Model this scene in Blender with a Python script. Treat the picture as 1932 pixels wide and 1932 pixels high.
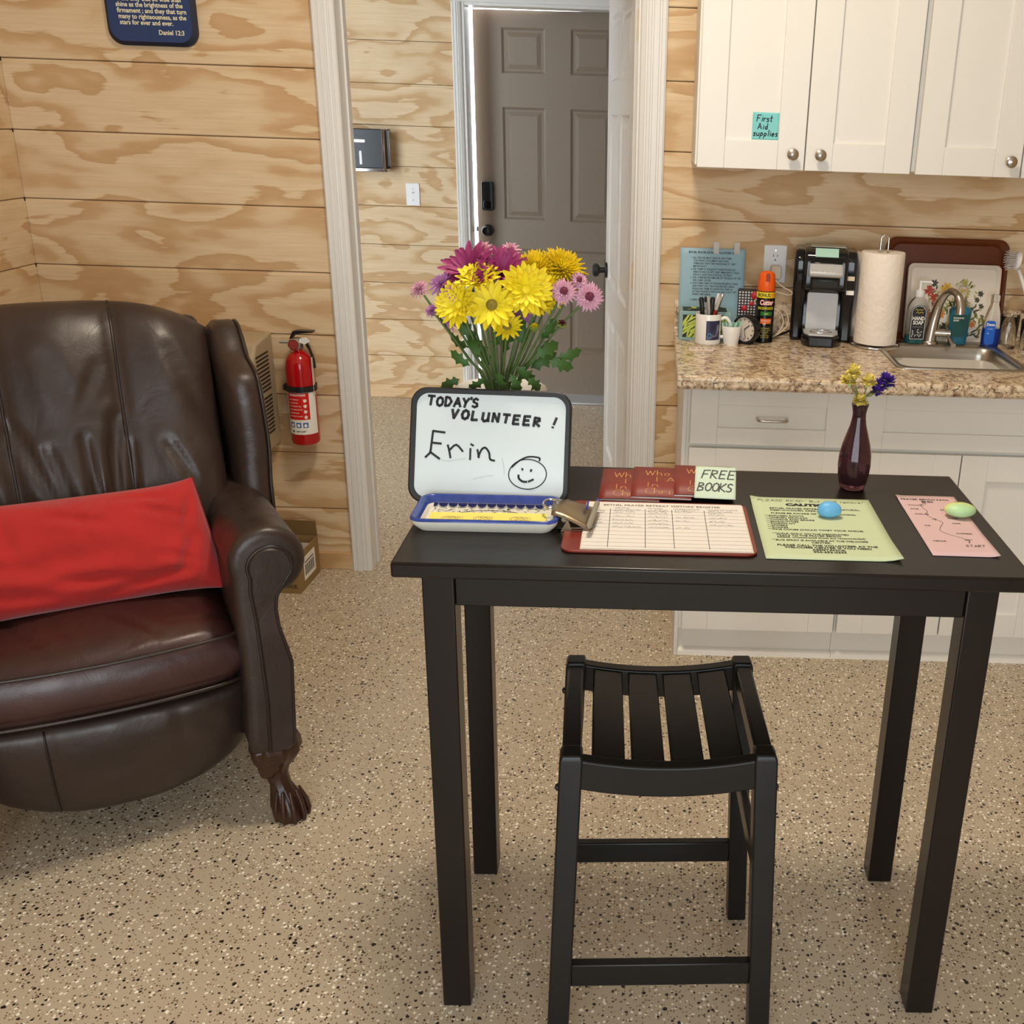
import bpy, bmesh, math, random
from mathutils import Vector, Matrix, Euler

# ------------------------------------------------------------------ camera, world, lights, exposure
scene = bpy.context.scene
for o in list(bpy.data.objects): bpy.data.objects.remove(o)
cam_d = bpy.data.cameras.new('camera'); cam = bpy.data.objects.new('camera', cam_d)
scene.collection.objects.link(cam); scene.camera = cam
right = Vector((0.999447, -0.005579, 0.032766)); up = Vector((-0.028814, 0.345973, 0.937802)); fwd = Vector((0.016569, 0.938228, -0.345621))
m = Matrix.Identity(4)
for i in range(3): m[i][0], m[i][1], m[i][2] = right[i], up[i], -fwd[i]
m.translation = (0.47845, -3.47796, 1.58822)
cam.matrix_world = m
cam_d.sensor_width = 36; cam_d.lens = 36 * 1952.7 / 1932
cam_d.shift_x = -282.5 / 1932; cam_d.shift_y = -25.1 / 1932
cam_d.clip_start = 0.05

w = bpy.data.worlds.new('sky'); scene.world = w; w.use_nodes = True
bg = w.node_tree.nodes['Background']; bg.inputs[0].default_value = (0.80, 0.90, 1.0, 1); bg.inputs[1].default_value = 10.0

def area(name, loc, aim, sx, sy, power, col, spread=180):
    l = bpy.data.lights.new(name, 'AREA'); l.shape = 'RECTANGLE'; l.size = sx; l.size_y = sy; l.energy = power; l.color = col
    l.spread = math.radians(spread)
    o = bpy.data.objects.new(name, l); scene.collection.objects.link(o); o.location = loc
    o.rotation_euler = (Vector(aim) - Vector(loc)).to_track_quat('-Z', 'Y').to_euler()
    return o
DAY = (0.84, 0.93, 1.0); WARM = (1.0, 0.87, 0.70)
area('daylight_room_window', (0.5, -5.12, 1.35), (0.5, 0, 1.2), 2.3, 1.9, 80, DAY)
area('daylight_hall_window', (-2.55, 1.35, 1.45), (0, 1.35, 0.3), 0.9, 1.2, 0.5, DAY)
area('ceiling_lamp_light', (0.35, -1.45, 2.945), (0.35, -1.45, 0), 0.36, 0.36, 31, WARM)

vs = scene.view_settings; vs.view_transform = 'Standard'; vs.look = 'None'; vs.exposure = 0.04; vs.gamma = 1.0; vs.use_curve_mapping = False

# ------------------------------------------------------------------ helpers
COL = scene.collection
R = math.radians
DG = None
_font = {}
def glyphs(s, size, align='LEFT', bold=0.0, xs=1.0, shear=0.0, sp=1.0, ls=1.0):
    """2-D triangles of a printed line of text (the built-in font)"""
    c = bpy.data.curves.new('t', 'FONT'); c.body = s; c.size = size; c.align_x = align; c.offset = bold; c.shear = shear
    c.space_character = sp; c.space_line = ls; c.resolution_u = 2; c.dimensions = '2D'; c.fill_mode = 'BOTH'
    o = bpy.data.objects.new('t', c); COL.objects.link(o)
    bpy.context.view_layer.update()
    me = bpy.data.meshes.new_from_object(o.evaluated_get(bpy.context.evaluated_depsgraph_get()))
    vv = [(v.co.x * xs, v.co.y) for v in me.vertices]; ff = [tuple(p.vertices) for p in me.polygons]
    bpy.data.objects.remove(o); bpy.data.curves.remove(c); bpy.data.meshes.remove(me)
    return vv, ff

# single-stroke letters for handwriting, unit cell: x 0..0.7, y 0..1
ST = {
'A': [[(0,0),(.33,1),(.66,0)],[(.12,.36),(.55,.36)]], 'B': [[(0,0),(0,1),(.4,.95),(.48,.75),(.05,.54),(.5,.4),(.52,.12),(0,0)]],
'C': [[(.6,.82),(.4,1),(.12,.85),(0,.5),(.12,.12),(.4,0),(.62,.15)]], 'D': [[(0,0),(0,1),(.35,.92),(.58,.5),(.35,.06),(0,0)]],
'E': [[(.55,1),(0,1),(0,0),(.55,0)],[(0,.52),(.45,.52)]], 'F': [[(.6,1),(.04,.97),(0,0)],[(0,.5),(.45,.53)]],
'H': [[(0,0),(0,1)],[(.55,0),(.55,1)],[(0,.5),(.55,.5)]], 'I': [[(.1,0),(.1,1)]], 'K': [[(0,0),(0,1)],[(.55,1),(.03,.45),(.6,0)]],
'L': [[(0,1),(0,0),(.5,.02)]], 'M': [[(0,0),(.06,1),(.36,.3),(.66,1),(.72,0)]], 'N': [[(0,0),(0,1),(.52,0),(.52,1)]],
'O': [[(.3,1),(.08,.85),(0,.5),(.1,.12),(.32,0),(.55,.15),(.62,.5),(.52,.86),(.3,1)]], 'P': [[(0,0),(0,1),(.45,.92),(.48,.62),(0,.48)]],
'R': [[(0,0),(0,1),(.45,.92),(.48,.65),(.05,.5),(.55,0)]], 'S': [[(.5,.85),(.3,1),(.06,.86),(.08,.62),(.45,.4),(.48,.14),(.25,0),(0,.12)]],
'T': [[(-.05,1),(.6,.97)],[(.3,1),(.26,0)]], 'U': [[(0,1),(0,.25),(.2,0),(.45,.1),(.55,.3),(.55,1)],[(.55,.3),(.6,0)]], 'V': [[(0,1),(.26,0),(.58,1)]],
'W': [[(0,.9),(.18,0),(.38,.8),(.58,0),(.78,.95)]], 'Y': [[(0,1),(.28,.5),(.58,1)],[(.28,.5),(.2,0)]],
'a': [[(.4,.45),(.15,.5),(0,.25),(.12,0),(.36,.12),(.42,.5),(.44,0)]], 'd': [[(.38,.4),(.15,.48),(0,.22),(.15,0),(.36,.12)],[(.42,1),(.38,0)]],
'e': [[(.02,.26),(.4,.3),(.3,.5),(.08,.44),(0,.2),(.15,0),(.4,.08)]], 'h': [[(0,0),(0,1)],[(0,.38),(.2,.52),(.36,.4),(.38,0)]],
'i': [[(.08,0),(.1,.5)],[(.1,.68),(.14,.7)]], 'l': [[(.08,0),(.1,1)]], 'm': [[(0,0),(0,.5)],[(0,.35),(.16,.52),(.28,.4),(.28,0)],[(.28,.38),(.46,.52),(.58,.4),(.58,0)]],
'n': [[(0,0),(.02,.5)],[(0,.35),(.2,.52),(.34,.42),(.36,.1),(.46,0)]], 'o': [[(.22,.5),(.03,.36),(.03,.12),(.2,0),(.4,.14),(.4,.38),(.22,.5)]],
'p': [[(0,-.35),(.04,.5)],[(.03,.4),(.25,.52),(.4,.32),(.25,.05),(.03,.1)]], 'r': [[(.02,0),(0,.5)],[(0,.32),(.16,.5),(.36,.48)]],
's': [[(.34,.44),(.12,.52),(.02,.38),(.3,.18),(.26,.02),(0,.02)]], 't': [[(.18,.95),(.16,.06),(.34,.02)],[(0,.58),(.38,.6)]], 'u': [[(0,.5),(.02,.1),(.18,0),(.36,.14)],[(.38,.5),(.4,0)]],
'v': [[(0,.5),(.16,0),(.36,.5)]], '!': [[(.14,1),(.08,.32)],[(.06,.05),(.07,.0)]], "'": [[(.1,1.05),(.06,.82)]], '-': [[(0,.45),(.4,.47)]], ':': [[(.1,.1),(.11,.12)],[(.1,.5),(.11,.52)]]}
WD = {'I': .3, 'i': .26, 'l': .26, "'": .18, '!': .3, ' ': .42, ':': .25, 'M': .88, 'W': .95, 'm': .74, 'r': .46, 't': .46, 's': .46}
def hand(s, h, lw, x0=0, y0=0, slant=0.0, jit=0.0, seed=1, adv=1.0, xs=1.0, rise=0.0):
    """2-D ribbons of a hand-lettered line"""
    rn = random.Random(seed); V, F = [], []; x = 0
    for ch in s:
        dy = rn.uniform(-jit, jit); sc = 1 + rn.uniform(-jit, jit)
        for pl in ST.get(ch, []):
            P = [(x0 + (x + px * sc * xs + slant * (py + dy)) * h, y0 + (py * sc + dy) * h + rise * x * h) for px, py in pl]
            ribbon(P, lw, V, F)
        x += (WD.get(ch, .72 if ch.isupper() else .56) * xs + .08) * adv
    return V, F
def ribbon(P, lw, V, F):
    for a, b in zip(P[:-1], P[1:]):
        dx, dy = b[0] - a[0], b[1] - a[1]; L = math.hypot(dx, dy) or 1e-9; ux, uy = dx / L * lw / 2, dy / L * lw / 2
        n = len(V)
        V += [(a[0] - ux * .5 - uy, a[1] - uy * .5 + ux), (a[0] - ux * .5 + uy, a[1] - uy * .5 - ux), (b[0] + ux * .5 + uy, b[1] + uy * .5 - ux), (b[0] + ux * .5 - uy, b[1] + uy * .5 + ux)]
        F.append((n, n + 1, n + 2, n + 3))
def smooth_poly(P, k=5, closed=False):
    """Catmull-Rom resampling of a 2-D/3-D polyline"""
    P = [Vector(p) for p in P]; out = []; n = len(P)
    rng = range(n) if closed else range(n - 1)
    for i in rng:
        p0 = P[(i - 1) % n] if (closed or i > 0) else P[0]; p1 = P[i]; p2 = P[(i + 1) % n]; p3 = P[(i + 2) % n] if (closed or i < n - 2) else P[-1]
        for j in range(k):
            t = j / k
            out.append(.5 * ((2 * p1) + (p2 - p0) * t + (2 * p0 - 5 * p1 + 4 * p2 - p3) * t * t + (3 * p1 - p0 - 3 * p2 + p3) * t ** 3))
    if not closed: out.append(P[-1])
    return [tuple(p) for p in out]
def rrect(x0, x1, y0, y1, r, n=5):
    P = []
    for cx, cy, a0 in ((x1 - r, y1 - r, 0), (x0 + r, y1 - r, 90), (x0 + r, y0 + r, 180), (x1 - r, y0 + r, 270)):
        for i in range(n + 1):
            a = R(a0 + 90 * i / n); P.append((cx + r * math.cos(a), cy + r * math.sin(a)))
    return P

class MB:
    def __init__(s): s.v = []; s.f = []
    def box(s, x0, x1, y0, y1, z0, z1):
        n = len(s.v)
        s.v += [(x, y, z) for z in (z0, z1) for y in (y0, y1) for x in (x0, x1)]
        s.f += [tuple(n + i for i in q) for q in ((0,2,3,1),(4,5,7,6),(0,1,5,4),(2,6,7,3),(0,4,6,2),(1,3,7,5))]
        return s
    def prism(s, poly, axis, a0, a1):
        n = len(s.v); k = len(poly)
        for a in (a0, a1):
            for p, q in poly:
                s.v.append({'x': (a, p, q), 'y': (p, a, q), 'z': (p, q, a)}[axis])
        s.f.append(tuple(range(n, n + k))); s.f.append(tuple(range(n + 2 * k - 1, n + k - 1, -1)))
        for i in range(k): j = (i + 1) % k; s.f.append((n + i, n + k + i, n + k + j, n + j))
        return s
    def rings(s, rings, cap=True, closed=False):
        n = len(s.v); k = len(rings[0])
        for r in rings: s.v += [tuple(p) for p in r]
        m = len(rings)
        for i in range(m if closed else m - 1):
            for j in range(k):
                a = n + i * k; b = n + ((i + 1) % m) * k; j2 = (j + 1) % k
                s.f.append((a + j, a + j2, b + j2, b + j))
        if cap and not closed:
            s.f.append(tuple(range(n + k - 1, n - 1, -1))); s.f.append(tuple(range(n + (m - 1) * k, n + m * k)))
        return s
    def tube(s, P, r, n=8, cap=True, closed=False, flat=1.0):
        P = [Vector(p) for p in P]; m = len(P); rings = []; ref = None
        for i in range(m):
            if closed: t = P[(i + 1) % m] - P[i - 1]
            else: t = P[min(i + 1, m - 1)] - P[max(i - 1, 0)]
            t.normalize()
            if ref is None:
                ref = Vector((0, 0, 1)) if abs(t.z) < .9 else Vector((1, 0, 0))
            u = (ref - t * ref.dot(t)).normalized(); ref = u; w_ = t.cross(u)
            rr = r[i] if isinstance(r, (list, tuple)) else r
            rings.append([P[i] + (u * math.cos(2 * math.pi * j / n) * flat + w_ * math.sin(2 * math.pi * j / n)) * rr for j in range(n)])
        return s.rings(rings, cap, closed)
    def lathe(s, prof, n=24, c=(0, 0, 0), cap=True, axis='z', lobes=0, amp=0, sy=1.0):
        rings = []
        for r, z in prof:
            ring = []
            for j in range(n):
                a = 2 * math.pi * j / n; rr = r * (1 + amp * math.cos(lobes * a)) if lobes else r
                x, y = rr * math.cos(a), rr * math.sin(a) * sy
                p = (x, y, z) if axis == 'z' else ((z, x, y) if axis == 'x' else (x, z, y))
                ring.append((c[0] + p[0], c[1] + p[1], c[2] + p[2]))
            rings.append(ring)
        return s.rings(rings, cap)
    def grid(s, nu, nv, fn):
        n = len(s.v)
        for j in range(nv + 1):
            for i in range(nu + 1): s.v.append(tuple(fn(i / nu, j / nv)))
        for j in range(nv):
            for i in range(nu):
                a = n + j * (nu + 1) + i; s.f.append((a, a + 1, a + nu + 2, a + nu + 1))
        return s
    def flat(s, vf, fn):
        n = len(s.v); s.v += [tuple(fn(x, y)) for x, y in vf[0]]; s.f += [tuple(n + i for i in f) for f in vf[1]]
        return s
    def poly3(s, pts):
        n = len(s.v); s.v += [tuple(p) for p in pts]; s.f.append(tuple(range(n, n + len(pts)))); return s
    def xf(s, M):
        s.v = [tuple(M @ Vector(p)) for p in s.v]; return s
    def mesh(s, name, smooth=None, recalc=True):
        me = bpy.data.meshes.new(name); me.from_pydata(s.v, [], s.f)
        if recalc:
            bm = bmesh.new(); bm.from_mesh(me); bmesh.ops.recalc_face_normals(bm, faces=bm.faces); bm.to_mesh(me); bm.free()
        if smooth is not None:
            me.polygons.foreach_set('use_smooth', [True] * len(me.polygons))
            if smooth < 180: me.set_sharp_from_angle(angle=R(smooth))
        me.update(); return me
    def build(s, name, mat, parent=None, smooth=None, bevel=0, seg=2, sub=0, solid=0, recalc=True, loc=None):
        me = s.mesh(name, smooth, recalc); me.materials.append(mat)
        o = bpy.data.objects.new(name, me); COL.objects.link(o)
        if parent is not None: o.parent = parent
        if loc: o.location = loc
        if solid:
            q = o.modifiers.new('solid', 'SOLIDIFY'); q.thickness = solid; q.offset = 0
        if bevel:
            q = o.modifiers.new('bevel', 'BEVEL'); q.width = bevel; q.segments = seg; q.limit_method = 'ANGLE'; q.angle_limit = R(35)
            if smooth is None:
                me.polygons.foreach_set('use_smooth', [True] * len(me.polygons)); me.set_sharp_from_angle(angle=R(35)); q.harden_normals = False
        if sub:
            q = o.modifiers.new('sub', 'SUBSURF'); q.levels = sub; q.render_levels = sub
        return o
def share(o, name=None, parent=None, loc=(0, 0, 0), rot=(0, 0, 0), scale=(1, 1, 1)):
    c = o.copy(); COL.objects.link(c); c.parent = parent; c.location = loc; c.rotation_euler = rot; c.scale = scale
    if name: c.name = name
    return c
def thing(name, label, cat, loc=(0, 0, 0), rz=0, group=None):
    o = bpy.data.objects.new(name, None); COL.objects.link(o); o.empty_display_size = .05
    o.location = loc; o.rotation_euler = (0, 0, rz); return tag(o, label, cat, group)
def tag(o, label, cat, group=None):
    o['label'] = label; o['category'] = cat
    if group: o['group'] = group
    return o
def struct(o):
    o['kind'] = 'structure'; return o

# ------------------------------------------------------------------ materials
def new_mat(name):
    M = bpy.data.materials.new(name); M.use_nodes = True; nt = M.node_tree; b = nt.nodes['Principled BSDF']; return M, nt, b
class N:
    """tiny node helper"""
    def __init__(s, nt): s.nt = nt
    def __call__(s, typ, ins=None, **kw):
        n = s.nt.nodes.new(typ)
        for k, v in kw.items(): setattr(n, k, v)
        for k, v in (ins or {}).items():
            if hasattr(v, 'links') or isinstance(v, bpy.types.NodeSocket): s.nt.links.new(v, n.inputs[k])
            else: n.inputs[k].default_value = v
        return n
    def math(s, op, a, b=None, c=None):
        d = {0: a}
        if b is not None: d[1] = b
        if c is not None: d[2] = c
        return s('ShaderNodeMath', d, operation=op).outputs[0]
    def ramp(s, fac, stops, interp='LINEAR'):
        n = s('ShaderNodeValToRGB', {0: fac}); cr = n.color_ramp; cr.interpolation = interp
        while len(cr.elements) > 1: cr.elements.remove(cr.elements[-1])
        cr.elements[0].position = stops[0][0]; cr.elements[0].color = (*stops[0][1], 1)
        for p, c in stops[1:]:
            e = cr.elements.new(p); e.color = (*c, 1)
        return n.outputs[0]
    def mix(s, fac, a, b, mode='MIX'):
        n = s('ShaderNodeMix', data_type='RGBA', blend_type=mode)
        for k, v in ((0, fac), (6, a), (7, b)):
            if isinstance(v, bpy.types.NodeSocket): s.nt.links.new(v, n.inputs[k])
            else: n.inputs[k].default_value = v if k == 0 else ((*v, 1) if len(v) == 3 else v)
        return n.outputs[2]
    def bump(s, h, strength, dist):
        return s('ShaderNodeBump', {'Height': h, 'Strength': strength, 'Distance': dist}).outputs[0]
def srgb(r, g, b):
    return tuple((c / 12.92 if c <= .04045 else ((c + .055) / 1.055) ** 2.4) for c in (r / 255, g / 255, b / 255))
def plain(name, col, rough=.5, metal=0, var=.06, scale=30, bump=0, spec=.5, coat=0, trans=0, ior=1.45, alpha=1, sheen=0, bscale=None, sss=0):
    """a plain colour with slight procedural unevenness"""
    M, nt, b = new_mat(name); n = N(nt)
    co = n('ShaderNodeTexCoord').outputs['Object']
    nz = n('ShaderNodeTexNoise', {'Vector': co, 'Scale': scale, 'Detail': 3}).outputs[0]
    if var:
        c = n.mix(nz, tuple(max(0, x * (1 - var)) for x in col), tuple(min(1, x * (1 + var)) for x in col)); nt.links.new(c, b.inputs['Base Color'])
    else: b.inputs['Base Color'].default_value = (*col, 1)
    b.inputs['Roughness'].default_value = rough; b.inputs['Metallic'].default_value = metal; b.inputs['Specular IOR Level'].default_value = spec
    b.inputs['Coat Weight'].default_value = coat; b.inputs['Transmission Weight'].default_value = trans; b.inputs['IOR'].default_value = ior; b.inputs['Sheen Weight'].default_value = sheen
    if sss:
        b.inputs['Subsurface Weight'].default_value = sss; b.inputs['Subsurface Radius'].default_value = (.02, .014, .008); b.inputs['Subsurface Scale'].default_value = 1.0
    if bump:
        nb = n('ShaderNodeTexNoise', {'Vector': co, 'Scale': bscale or scale * 4, 'Detail': 4}).outputs[0]
        nt.links.new(n.bump(nb, .6, bump), b.inputs['Normal'])
    return M

def pine(name, tint=(1, 1, 1), dark=1.0, seed=0.0):
    M, nt, b = new_mat(name); n = N(nt)
    co = n('ShaderNodeNewGeometry').outputs['Position']; oi = n('ShaderNodeObjectInfo').outputs['Random']
    sx = n('ShaderNodeSeparateXYZ', {0: co})
    along = n.math('ADD', sx.outputs[0], sx.outputs[1])
    off = n.math('MULTIPLY_ADD', oi, .06, seed)   # the boards were ripped from the same veneer sheets: the figure runs on across the joints
    def vec(kx, kz):
        return n('ShaderNodeCombineXYZ', {0: n.math('MULTIPLY', along, kx), 1: off, 2: n.math('MULTIPLY', sx.outputs[2], kz)}).outputs[0]
    big = n('ShaderNodeTexNoise', {'Vector': vec(1.0, 2.7), 'Scale': 1.5, 'Detail': 3.2, 'Roughness': .46, 'Distortion': .4}).outputs[0]
    fib = n('ShaderNodeTexNoise', {'Vector': vec(4.0, 120.0), 'Scale': 1.0, 'Detail': 3, 'Roughness': .6}).outputs[0]
    fib2 = n('ShaderNodeTexNoise', {'Vector': vec(9.0, 40.0), 'Scale': 1.0, 'Detail': 2}).outputs[0]
    ph = n.math('ADD', n.math('MULTIPLY', big, 7.5), n.math('MULTIPLY', fib2, .5))
    ph = n.math('FRACT', n.math('ADD', ph, n.math('MULTIPLY', fib, .34)))
    la, lb = srgb(226, 203, 168), srgb(219, 193, 155); da, db = srgb(196, 160, 117), srgb(204, 170, 128)
    k = lambda c: tuple(x * t * dark for x, t in zip(c, tint))
    col = n.ramp(ph, [(0, k(lb)), (.05, k(da)), (.30, k(db)), (.46, k(lb)), (.75, k(la)), (.97, k(la)), (1, k(lb))])
    col = n.mix(n.math('MULTIPLY', n.math('SUBTRACT', fib, .40), 1.0), col, k(srgb(180, 143, 100)))
    tone = n('ShaderNodeTexNoise', {'Vector': vec(.6, .8), 'Scale': 1.2, 'Detail': 1}).outputs[0]
    col = n.mix(n.math('MULTIPLY', tone, .22), col, k(srgb(205, 166, 120)))
    vo = n('ShaderNodeTexVoronoi', {'Vector': vec(3.2, 7.5), 'Scale': 1.0, 'Randomness': 1.0})
    rnd = n('ShaderNodeSeparateColor', {0: vo.outputs['Color']}).outputs[0]
    knot = n.math('MULTIPLY', n.math('LESS_THAN', vo.outputs['Distance'], .045), n.math('GREATER_THAN', rnd, .80))
    col = n.mix(n.math('MULTIPLY', knot, .85), col, srgb(92, 58, 34))
    nt.links.new(col, b.inputs['Base Color']); b.inputs['Roughness'].default_value = .62; b.inputs['Specular IOR Level'].default_value = .3
    nt.links.new(n.bump(fib, .25, .002), b.inputs['Normal'])
    return M

def flake_floor():
    M, nt, b = new_mat('flake_epoxy'); n = N(nt)
    co = n('ShaderNodeTexCoord').outputs['Object']
    wob = n('ShaderNodeTexNoise', {'Vector': co, 'Scale': 120, 'Detail': 1}).outputs['Color']
    cw = n('ShaderNodeVectorMath', {0: co, 1: n('ShaderNodeVectorMath', {0: wob, 'Scale': .004}, operation='SCALE').outputs[0]}, operation='ADD').outputs[0]
    tone = n('ShaderNodeTexNoise', {'Vector': co, 'Scale': 2.2, 'Detail': 3}).outputs[0]
    col = n.mix(tone, srgb(200, 186, 164), srgb(187, 171, 146))
    mot = n('ShaderNodeTexNoise', {'Vector': co, 'Scale': 110, 'Detail': 2}).outputs[0]
    col = n.mix(n.math('MULTIPLY', mot, .22), col, srgb(150, 130, 104))
    dens = n('ShaderNodeTexNoise', {'Vector': co, 'Scale': 1.6, 'Detail': 2}).outputs[0]
    def chips(scale, lo, rmax, colr, seed, c):
        v = n('ShaderNodeVectorMath', {0: cw, 1: (seed, seed * 1.7, 0)}, operation='ADD').outputs[0]
        vo = n('ShaderNodeTexVoronoi', {'Vector': v, 'Scale': scale, 'Randomness': 1.0}, voronoi_dimensions='2D')
        sc = n('ShaderNodeSeparateColor', {0: vo.outputs['Color']})
        rad = n.math('MULTIPLY', n.math('ADD', sc.outputs[1], .35), rmax)
        m1 = n.math('LESS_THAN', vo.outputs['Distance'], rad)
        m2 = n.math('GREATER_THAN', n.math('ADD', sc.outputs[0], n.math('MULTIPLY', n.math('SUBTRACT', dens, .5), .22)), lo)
        return n.mix(n.math('MULTIPLY', m1, m2), c, colr)
    col = chips(170, .72, .32, srgb(126, 100, 74), 3.1, col)
    col = chips(130, .83, .32, srgb(246, 236, 214), 7.7, col)
    col = chips(90, .90, .27, srgb(250, 244, 228), 5.2, col)
    col = chips(115, .86, .29, srgb(42, 34, 30), 1.3, col)
    col = chips(75, .92, .25, srgb(34, 28, 26), 9.4, col)
    nt.links.new(col, b.inputs['Base Color']); b.inputs['Roughness'].default_value = .34; b.inputs['Specular IOR Level'].default_value = .42
    nt.links.new(n.bump(mot, .12, .003), b.inputs['Normal'])
    return M

def granite():
    M, nt, b = new_mat('granite_laminate'); n = N(nt)
    co = n('ShaderNodeTexCoord').outputs['Object']
    a = n('ShaderNodeTexNoise', {'Vector': co, 'Scale': 46, 'Detail': 5, 'Roughness': .62, 'Distortion': .6}).outputs[0]
    c = n.ramp(a, [(.26, srgb(88, 68, 54)), (.40, srgb(156, 128, 100)), (.50, srgb(206, 182, 150)), (.60, srgb(228, 210, 182)), (.74, srgb(182, 152, 120))])
    vo = n('ShaderNodeTexVoronoi', {'Vector': co, 'Scale': 90}); sc = n('ShaderNodeSeparateColor', {0: vo.outputs['Color']})
    b2 = n('ShaderNodeTexNoise', {'Vector': co, 'Scale': 60, 'Detail': 4, 'Distortion': 1.2}).outputs[0]
    dk = n.math('MULTIPLY', n.math('GREATER_THAN', b2, .60), n.math('GREATER_THAN', sc.outputs[0], .35))
    c = n.mix(n.math('MULTIPLY', dk, .8), c, srgb(62, 48, 42))
    gr = n.math('MULTIPLY', n.math('LESS_THAN', vo.outputs['Distance'], .3), n.math('GREATER_THAN', sc.outputs[1], .84))
    c = n.mix(n.math('MULTIPLY', gr, .7), c, srgb(126, 120, 112))
    nt.links.new(c, b.inputs['Base Color']); b.inputs['Roughness'].default_value = .2
    return M

def leather(name, ca, cb, rough=.36, wrinkle=.004):
    M, nt, b = new_mat(name); n = N(nt)
    co = n('ShaderNodeTexCoord').outputs['Object']
    a = n('ShaderNodeTexNoise', {'Vector': co, 'Scale': 5, 'Detail': 4}).outputs[0]
    nt.links.new(n.ramp(a, [(.3, ca), (.7, cb)]), b.inputs['Base Color'])
    g = n('ShaderNodeTexVoronoi', {'Vector': co, 'Scale': 420}).outputs[0]
    wr = n('ShaderNodeTexNoise', {'Vector': co, 'Scale': 11, 'Detail': 3, 'Distortion': 1.2}).outputs[0]
    h = n.math('ADD', n.math('MULTIPLY', g, .06), wr)
    nt.links.new(n.bump(h, .5, wrinkle), b.inputs['Normal'])
    rr = n.ramp(wr, [(.3, (rough - .07,) * 3), (.7, (rough + .09,) * 3)])
    nt.links.new(rr, b.inputs['Roughness']); b.inputs['Specular IOR Level'].default_value = .5
    return M
def black_wood(name, col, rough):
    M, nt, b = new_mat(name); n = N(nt)
    co = n('ShaderNodeTexCoord').outputs['Object']
    mp = n('ShaderNodeMapping', {0: co, 3: (6, 60, 60)}).outputs[0]
    g = n('ShaderNodeTexNoise', {'Vector': mp, 'Scale': 1, 'Detail': 4}).outputs[0]
    nt.links.new(n.mix(g, tuple(x * .8 for x in col), tuple(x * 1.25 for x in col)), b.inputs['Base Color'])
    b.inputs['Roughness'].default_value = rough; b.inputs['Specular IOR Level'].default_value = .34
    nt.links.new(n.bump(g, .08, .001), b.inputs['Normal'])
    return M
def glass(name, col=(1, 1, 1), rough=0.0, ior=1.45):
    return plain(name, col, rough, trans=1.0, ior=ior, var=0)

PINE = pine('pine_plywood'); PINE_H = pine('pine_plywood_hall', (.97, .98, .96), 1.0, 11.0); PINE_TRIM = pine('pine_trim', (1, .94, .84), .95, 23.0)
BACKING = plain('backing_wood', srgb(120, 82, 50), .8)
FLOOR = flake_floor(); GRAN = granite()
TRIMW = plain('trim_white_paint', srgb(226, 224, 219), .38, var=.02)
CABW = plain('cabinet_white_paint', srgb(228, 224, 215), .36, var=.015)
CABIN = plain('cabinet_shadow_gap', srgb(150, 146, 138), .6)
CEIL = plain('ceiling_paint', srgb(238, 236, 230), .8)
NICK = plain('brushed_nickel', srgb(190, 182, 172), .28, 1.0, var=.05)
STEEL = plain('stainless_steel', srgb(176, 170, 160), .30, 1.0, var=.06)
CHROME = plain('chrome', srgb(220, 220, 222), .08, 1.0, var=.0)
BLKP = plain('black_plastic', (.012, .012, .013), .3, var=0); BLKG = plain('black_gloss_plastic', (.008, .008, .009), .08, var=0)
BLKM = plain('matte_black_metal', (.012, .011, .011), .42)
WHP = plain('white_plastic', srgb(232, 232, 230), .35, var=.02); WHC = plain('white_ceramic', srgb(238, 237, 233), .15, var=.02)
GREYD = plain('taupe_door_paint', srgb(128, 113, 96), .45, var=.02)
ESP = black_wood('espresso_table_wood', (.009, .0062, .005), .28); BLKW = black_wood('black_stool_wood', (.0065, .006, .006), .34)
LEA = leather('dark_brown_leather', srgb(44, 32, 27), srgb(58, 43, 36), .40); LEAS = leather('red_brown_seat_leather', srgb(54, 30, 28), srgb(70, 42, 37), .36)
PIPING = leather('leather_piping', srgb(34, 24, 20), srgb(48, 34, 28), .35, .001)
CARVED = plain('carved_walnut_wood', srgb(58, 34, 22), .3, var=.35, scale=40, bump=.001)
INK = plain('black_ink', (.012, .012, .014), .5, var=0); INKG = plain('grey_ink', srgb(84, 84, 90), .6, var=0); INKB = plain('blue_ink', srgb(60, 64, 110), .6, var=0)
PAPW = plain('white_paper', srgb(224, 218, 211), .8, var=.03); PAPC = plain('cream_paper_edges', srgb(216, 200, 182), .8, var=.05)
# ------------------------------------------------------------------ the room
XL, XR, YB, CH, HY, HX0, HX1 = -1.547, 3.2, -5.2, 2.98, 2.43, -2.65, 1.7
floor = struct(MB().box(HX0, XR, YB, HY + .16, -.08, 0).build('floor', FLOOR))
ceil_ = struct(MB().box(HX0, XR + .12, YB, HY, CH, CH + .08).build('ceiling', CEIL))

def planks(wall, u0, u1, mat, axis, pos, z_of, k0, k1, th=.016):
    """horizontal boards with chamfered, slightly open joints; axis 'x' boards run along X facing -Y, 'y' boards run along Y facing +X"""
    base = None; L = u1 - u0
    for k in range(k0, k1):
        z0, z1 = z_of(k), z_of(k + 1); h = z1 - z0 - .0022
        if base is None:
            c = .0026
            prof = [(th, 0), (c, 0), (0, c), (0, h - .0085), (.0022, h - .0075), (.0026, h - .0012), (.004, h), (th, h)]
            mb = MB()
            if axis == 'x': mb.prism(prof, 'x', 0, L)
            else: mb.prism([(-p, q) for p, q in prof], 'y', 0, L)
            base = mb.build('plank', mat, wall); o = base
        else: o = share(base, 'plank', wall)
        o.location = (u0, pos, z0) if axis == 'x' else (pos, u0, z0)

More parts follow.
